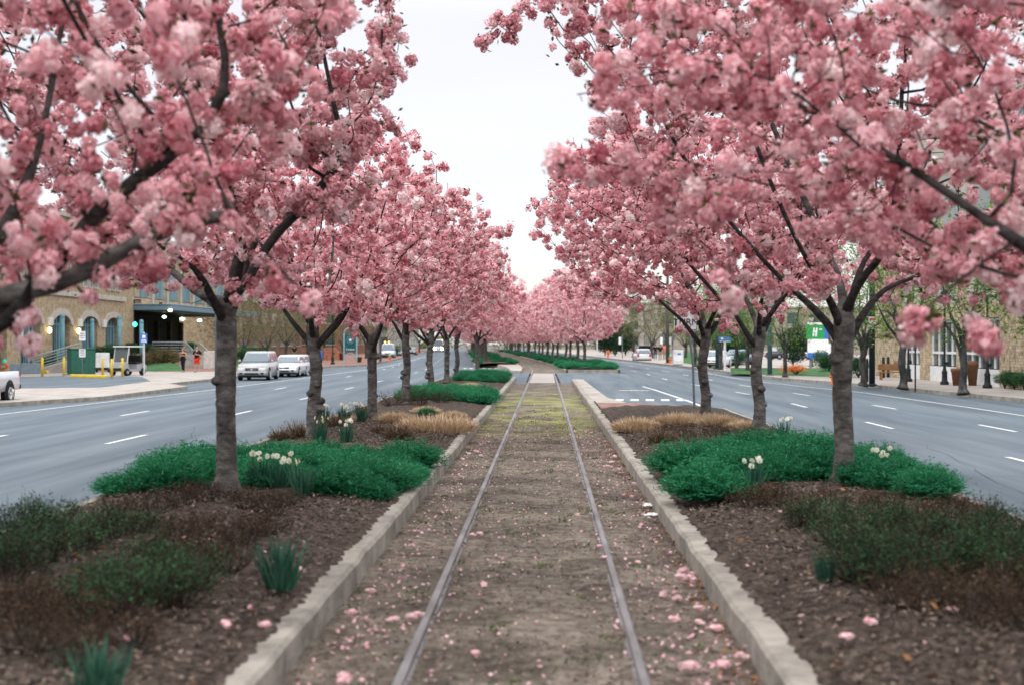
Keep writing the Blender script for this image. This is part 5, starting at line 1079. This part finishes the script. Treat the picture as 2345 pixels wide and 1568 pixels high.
for x, y, sc, lb in ((2205,902,1.0,'street tree nearest us on the right pavement, before the window bays'),(2066,890,1.1,'multi stemmed street tree beside the no parking sign'),(1975,883,.95,'street tree left of the dark utility pole'),(1797,863,.82,'young bright green street tree before the parked cars'),(1711,853,.9,'street tree just left of the burl trunk'),(1686,851,.9,'street tree right of the wide blue sign'),(1650,846,.95,'dark street tree left of the wide blue sign'),(1591,839,1.0,'street tree behind the sign post trunk'),(2385,915,1.15,'street tree whose limbs show at the right edge')):
    LIND.put(at(x,y,0), None, sc, lb, 'tree', gL)
OLV = Kind(leafy('olive_tree',111,2.0,.14,ring(6,58,1.5,21),[(0,0,5.0,3.4,3.4,3.3)],620,OLIVE,5.5,.16,zcut=1.5), leafy('olive_tree',112,1.6,.13,ring(6,52,1.5,22),[(0,0,4.6,3.6,3.4,3.2)],620,OLIVE,5.5,.16,zcut=1.4))
for x, d, sc, lb in ((560,132,.9,'budding tree behind the thick steel pole'),(612,142,1.0,'budding tree above the silver sport utility vehicle'),(655,150,1.05,'budding tree left of the second left trunk'),(705,160,1.1,'budding tree behind the second left trunk'),(742,172,1.1,'budding tree above the blue mail box'),(785,185,1.15,'budding tree behind the green monument sign'),(838,190,1.1,'budding tree behind the third left trunk'),(880,232,1.2,'budding tree above the pale van'),(960,300,1.2,'pale green tree far down the left street'),(530,150,1.1,'budding tree right of the canopy')): OLV.put(far(x,d,0), None, sc, lb, 'tree', 'budding trees on the left pavement')
for x, d, sc, lb in ((1450,205,1.2,'olive tree leaning over the silver estate car'),(1492,190,1.3,'olive tree behind the walking group'),(1530,200,1.2,'olive tree behind the utility pole'),(1570,165,1.2,'olive tree on the lawn bank'),(1620,190,1.2,'olive tree behind the dark pole'),(1720,170,1.2,'olive tree behind the blue car'),(1905,140,1.1,'olive tree behind the roadside sign'),(1410,260,1.3,'olive tree far right behind the evergreens')): OLV.put(far(x,d,0), None, sc, lb, 'tree', 'olive trees on the right bank')
def ballmesh(name, seed, rx, ry, rz, leafm, n=2600, L=.12, trunk=False):
    rg = np.random.default_rng(seed); root = empty(name); k = 9; cs = rg.normal(size=(k,3)); cs /= np.linalg.norm(cs,axis=1)[:,None]; cs *= rg.uniform(.25,.6,(k,1)); j = rg.integers(0,k,n); d = rg.normal(size=(n,3)); d /= np.linalg.norm(d,axis=1)[:,None]
    C = (cs[j]+d*.5*rg.uniform(.5,1.08,(n,1)))*np.array([rx,ry,rz]); C[:,2] = np.maximum(C[:,2]+rz*.92, rg.uniform(.02,.15,n)); V = leaf_quads(C, L, rg)
    npmesh('foliage', V, quads(len(V)), leafm, tint=np.clip(rg.normal(.45,.25,n),0,1), parent=root); g = MB(); [g.tube([(0,0,0),(rx*.35*cos(a),ry*.35*sin(a),rz*1.1)],[.04,.015],5) for a in (0,1.3,2.6,3.9,5.2)]; g.build('stems', TWIG, root); return root
HB = Kind(ballmesh('round_bush',1,1,1,.8,HEDGE), ballmesh('round_bush',2,1.1,.9,.75,HEDGE)); BB = Kind(ballmesh('brown_bush',3,1,1,.8,BROWNB), ballmesh('brown_bush',4,1.1,1,.7,BROWNB)); EV = Kind(ballmesh('evergreen_tree',5,2.2,2.2,3.3,EVER,7000,.26), ballmesh('evergreen_tree',6,2.6,2.4,2.9,EVER,7000,.26))
for x, y, s, lb in ((114,851,.95,'dark round bush between the ramp and the green cabinet'),): HB.put(at(x,y,0), None, s, lb, 'bush', 'round bushes on the left')
for x, d, z, s, lb in ((232,108,.5,1.0,'green bush above the white box trailer'),(255,108,.6,1.0,'green bush between the white box and the golf cart'),(300,117,.9,.9,'green bush behind the golf cart roof'),(345,118,.9,.8,'green bush at the left end of the long railing'),(437,128,1.1,.8,'small bush above the runner in black'),(550,128,.2,1.1,'dark hedge bush left of the silver sport utility vehicle'),(575,130,.2,1.15,'dark hedge bush above the silver sport utility vehicle'),(600,132,.2,1.1,'dark hedge bush behind the silver sport utility vehicle'),(975-70,215,0,1.2,'bush beside the plain grey pole')): HB.put(far(x,d,z), None, s, lb, 'bush', 'round bushes on the left')
for x, d, z, s, lb in ((350,112,.25,1.0,'brown budding bush right of the blue sign'),(372,113,.25,1.05,'brown budding bush in the middle of the bank'),(395,113,.25,1.0,'brown budding bush left of the runner in black'),(330,110,.2,.8,'brown budding bush behind the blue sign pole')): BB.put(far(x,d,z), None, s, lb, 'bush', 'brown bushes on the left bank')
for x, d, s, lb in ((1385,222,1.05,'dark evergreen left of the white banner'),(1408,225,1.1,'dark evergreen behind the white banner'),(1432,228,1.05,'dark evergreen left of the silver estate car'),(1815,128,.75,'dark evergreen behind the parked white car'),(1690,138,.8,'dark evergreen behind the blue car'),(1660,150,.85,'dark evergreen behind the wide blue sign')): EV.put(far(x,d,0), None, s, lb, 'tree', 'dark evergreens on the right')
for x, y, s, lb in ((1940,862,1.0,'hedge bush right of the first whole right trunk'),(1965,864,.95,'hedge bush left of the dark utility pole'),(1885,850,1.1,'hedge bush under the roadside sign'),(1900,856,1.0,'hedge bush behind the first whole right trunk'),(1690,838,1.0,'hedge bush below the blue car'),(1670,834,.9,'hedge bush right of the wide blue sign'),(2300,889,.6,'first dark shrub at the foot of the stone pier'),(2322,891,.6,'second dark shrub at the foot of the stone pier'),(2345,893,.65,'third dark shrub at the foot of the stone pier, by the right edge')): HB.put(at(x,y,0), None, s, lb, 'bush', 'hedge bushes on the right')
OF = leafmat('orange_bloom',(.65,.14,.02),(.8,.32,.08),trans=.2); o = ballmesh('orange_flower_bush',7,1.6,.6,.42,OF,900,.12); o.location = far(1822,92,.05); tag(o,'bed of orange flowers before the parked white car','flowers')
# lawns: gentle green banks
slope('lawn', (far(333,104,.005),far(425,106,.02),far(400,113,.5),far(320,112,.5)), LAWN); slope('lawn', (far(525,118,.0),far(690,150,.0),far(690,175,.5),far(520,136,.5)), LAWN)
slope('lawn', (far(1555,150,.02),far(1640,118,.02),far(1720,140,.7),far(1560,200,.9)), LAWN); slope('lawn', (far(1672,96,.02),far(1950,86,.02),far(1950,98,.35),far(1672,103,.3)), LAWN)
# a far wooded edge that closes the street
rg = np.random.default_rng(3); n = 26000; X = rg.uniform(-150,150,n); C = np.stack([X, 470+rg.uniform(-6,6,n)+.0*X, rg.uniform(0,1,n)**.8*(7+3*fbm(X,X*0,.12,4)+2*fbm(X,X*0,.5,9))],1); V = leaf_quads(C, .9, rg); tag(npmesh('distant_woods', V, quads(len(V)), OLIVE, tint=rg.uniform(0,1,n)), kind='stuff')
# ================================================================== PEOPLE
def skin_mesh(V, E, R, name, m, root_i=0, lv=2):
    me = bpy.data.meshes.new('tmp'); me.from_pydata(V, E, []); o = bpy.data.objects.new('tmp', me); COL.objects.link(o); o.modifiers.new('skin','SKIN'); sv = me.skin_vertices[0].data
    for i, r in enumerate(R): sv[i].radius = (r,r) if not hasattr(r,'__len__') else r
    sv[root_i].use_root = True; o.modifiers.new('sub','SUBSURF').levels = lv; dg = bpy.context.evaluated_depsgraph_get(); dg.update(); res = bpy.data.meshes.new_from_object(o.evaluated_get(dg)); bpy.data.objects.remove(o)
    res.name = name; res.materials.clear(); res.materials.append(m); res.polygons.foreach_set('use_smooth',[True]*len(res.polygons)); ob = bpy.data.objects.new(name, res); COL.objects.link(ob); return ob
SKIN = plain('skin',(.48,.27,.19),.6); DARKC = plain('black_cloth',(.014,.014,.017),.85); REDC = plain('red_shorts',(.62,.05,.025),.8); KHAKI = plain('khaki_cloth',(.30,.25,.18),.85); DENIM = plain('denim_cloth',(.06,.09,.14),.85); SHOE = plain('shoe_grey',(.25,.26,.28),.7); CORAL = plain('coral_cloth',(.55,.18,.12),.8)
def person(loc, rz, lb, shirt, legs, leg_len='long', hair=(.05,.03,.02), run=.0, arms='down', s=1, group=None, bald=False, sleeves=True, woman=False):
    root = empty('person', loc, rz, lb, 'person', group); root.scale = (s,)*3
    sh = .165 if woman else .185; hp = .095; J = {'pel':(0,0,.96),'wst':(0,0,1.10),'chs':(0,0,1.30),'nck':(0,0,1.48),'jaw':(0,-.015,1.56),'hed':(0,-.012,1.65),'top':(0,.0,1.735),'nos':(0,-.105,1.635)}
    for k, sg in (('l',-1),('r',1)):
        f = run*sg; J['sh'+k] = (sg*sh,0,1.42); J['hip'+k] = (sg*hp,0,.90); J['kne'+k] = (sg*.10,-.16*f-.03*abs(run),.50+.03*abs(f)); J['ank'+k] = (sg*.09,-.12*f+.22*max(0,-f),.09+.16*max(0,-f)); J['toe'+k] = (sg*.10,-.12*f+.22*max(0,-f)-.15,.04+.12*max(0,-f))
        if arms == 'bent': J['elb'+k] = (sg*(sh+.10),.06,1.16); J['wri'+k] = (sg*.10,-.2,1.18+.03*sg); d = Vector((-sg*.5,-.6,.35)).normalized()
        else: J['elb'+k] = (sg*(sh+.07),.02,1.14); J['wri'+k] = (sg*(sh+.08),-.05-.08*f,.90); d = Vector((0,-.2,-1)).normalized()
        w = Vector(J['wri'+k]); u = Vector((0,1,0)) if arms != 'bent' else Vector((sg*.4,.2,.9)).normalized(); pm = w+d*.075; J['plm'+k] = tuple(pm)
        for i, (off, ln) in enumerate(((-.033,.055),(-.011,.068),(.011,.062),(.033,.048))): b = pm+u*off*.95+d*.02; J[f'f{i}a{k}'] = tuple(b+d*ln*.5); J[f'f{i}b{k}'] = tuple(b+d*ln*.85+Vector((-sg*.02,0,0)))
        J['tha'+k] = tuple(w+d*.035-u*.045); J['thb'+k] = tuple(w+d*.075-u*.062)
    R = {'pel':.135,'wst':.115 if woman else .125,'chs':(.15,.115),'nck':.055,'jaw':.07,'hed':.092,'top':.055,'nos':.014}
    for k in 'lr':
        R.update({'sh'+k:.062,'elb'+k:.043,'wri'+k:.029,'plm'+k:(.036,.018),'tha'+k:.010,'thb'+k:.008,'hip'+k:.088,'kne'+k:.056,'ank'+k:.038,'toe'+k:.034}); 
        for i in range(4): R[f'f{i}a{k}'] = .009; R[f'f{i}b{k}'] = .007
    E = [('pel','wst'),('wst','chs'),('chs','nck'),('nck','jaw'),('jaw','hed'),('hed','top'),('hed','nos')]
    for k in 'lr': E += [('chs','sh'+k),('sh'+k,'elb'+k),('elb'+k,'wri'+k),('wri'+k,'plm'+k),('wri'+k,'tha'+k),('tha'+k,'thb'+k),('pel','hip'+k),('hip'+k,'kne'+k),('kne'+k,'ank'+k),('ank'+k,'toe'+k)]+[e for i in range(4) for e in (('plm'+k,f'f{i}a{k}'),(f'f{i}a{k}',f'f{i}b{k}'))]
    def sub(names, edges, grow, nm, m, cut={}):
        ix = {n:i for i,n in enumerate(names)}; V = [cut.get(n, J[n]) for n in names]; rr = [tuple(np.array(R[n] if hasattr(R[n],'__len__') else (R[n],R[n]))+grow) for n in names]; o = skin_mesh(V,[(ix[a],ix[b]) for a,b in edges],rr,nm,m); o.parent = root; return o
    sub(list(J), E, 0, 'body', SKIN)
    top = ['wst','pel','chs','shl','shr']+(['elbl','elbr'] if sleeves else []); sub(top,[('wst','pel'),('wst','chs'),('chs','shl'),('chs','shr')]+([('shl','elbl'),('shr','elbr')] if sleeves else []),.042,'shirt',shirt)
    end = 'ank' if leg_len == 'long' else 'kne'; names = ['pel','hipl','hipr','knel','kner']+(['ankl','ankr'] if leg_len == 'long' else []); ed = [('pel','hipl'),('pel','hipr'),('hipl','knel'),('hipr','kner')]+([('knel','ankl'),('kner','ankr')] if leg_len == 'long' else [])
    sub(names, ed, .02 if leg_len == 'long' else .035, 'trousers' if leg_len == 'long' else 'shorts', legs)
    for k in 'lr': q = Vector(J['ank'+k]); tq = Vector(J['toe'+k]); MB().tube([q+Vector((0,.05,-.05)),q.lerp(tq,.5)+Vector((0,0,-.02)),tq+Vector((0,-.06,0))],[.05,.055,.04],8).build('shoe', SHOE, root, True)
    if not bald: MB().lathe([(.03,.09),(.075,.075),(.098,.03),(.10,-.02),(.085,-.06 if not woman else -.14)],(0,.022,1.66),12).build('hair', plain('hair_colour',hair,.8), root, True)
    else: MB().lathe([(.094,-.0),(.097,-.03),(.085,-.055)],(0,.018,1.64),12).build('hair', plain('hair_stubble',(.16,.11,.08),.8), root, True)
    for sg in (-1,1): MB().lathe([(.004,-.012),(.014,0),(.004,.012)],(sg*.034,-.086,1.665),8).build('eye', BLKTXT, root); MB().lathe([(.008,-.03),(.02,0),(.008,.03)],(sg*.097,.01,1.645),6).build('ear', SKIN, root)
    MB().box((0,-.084,1.59),(.045,.012,.012),bev=.004).build('mouth', plain('lip_red',(.35,.12,.10)), root); return root
person(at(419,851.5,0), -.25, 'runner in black top and black leggings, bare arms raised', DARKC, DARKC, 'long', (.30,.17,.08), .35, 'bent', .97, 'runners on the left pavement', sleeves=False, woman=True)
person(at(451,851.5,0), -.22, 'runner in a black jacket and red shorts', DARKC, REDC, 'short', run=-.35, arms='bent', s=1.04, group='runners on the left pavement', bald=True)
person(far(674,168,.02), pi, 'person in a dark jacket and pale trousers behind the silver cars', DARKC, KHAKI, s=1.0)
person(far(730,166,0), 2.8, 'person in dark clothes and jeans beside the blue mail box', DARKC, DENIM)
for x, d, sh_, lg, lb in ((1500,178,DARKC,DENIM,'leftmost of the walking group, dark top and jeans'),(1511,172,DARKC,KHAKI,'tallest of the walking group, black jacket and khaki trousers'),(1521,176,CORAL,KHAKI,'last of the walking group, reddish top, nearest the utility pole')): person(far(x,d,0), pi+.2, lb, sh_, lg, group='walking group on the right pavement', run=.3, s=1.08)
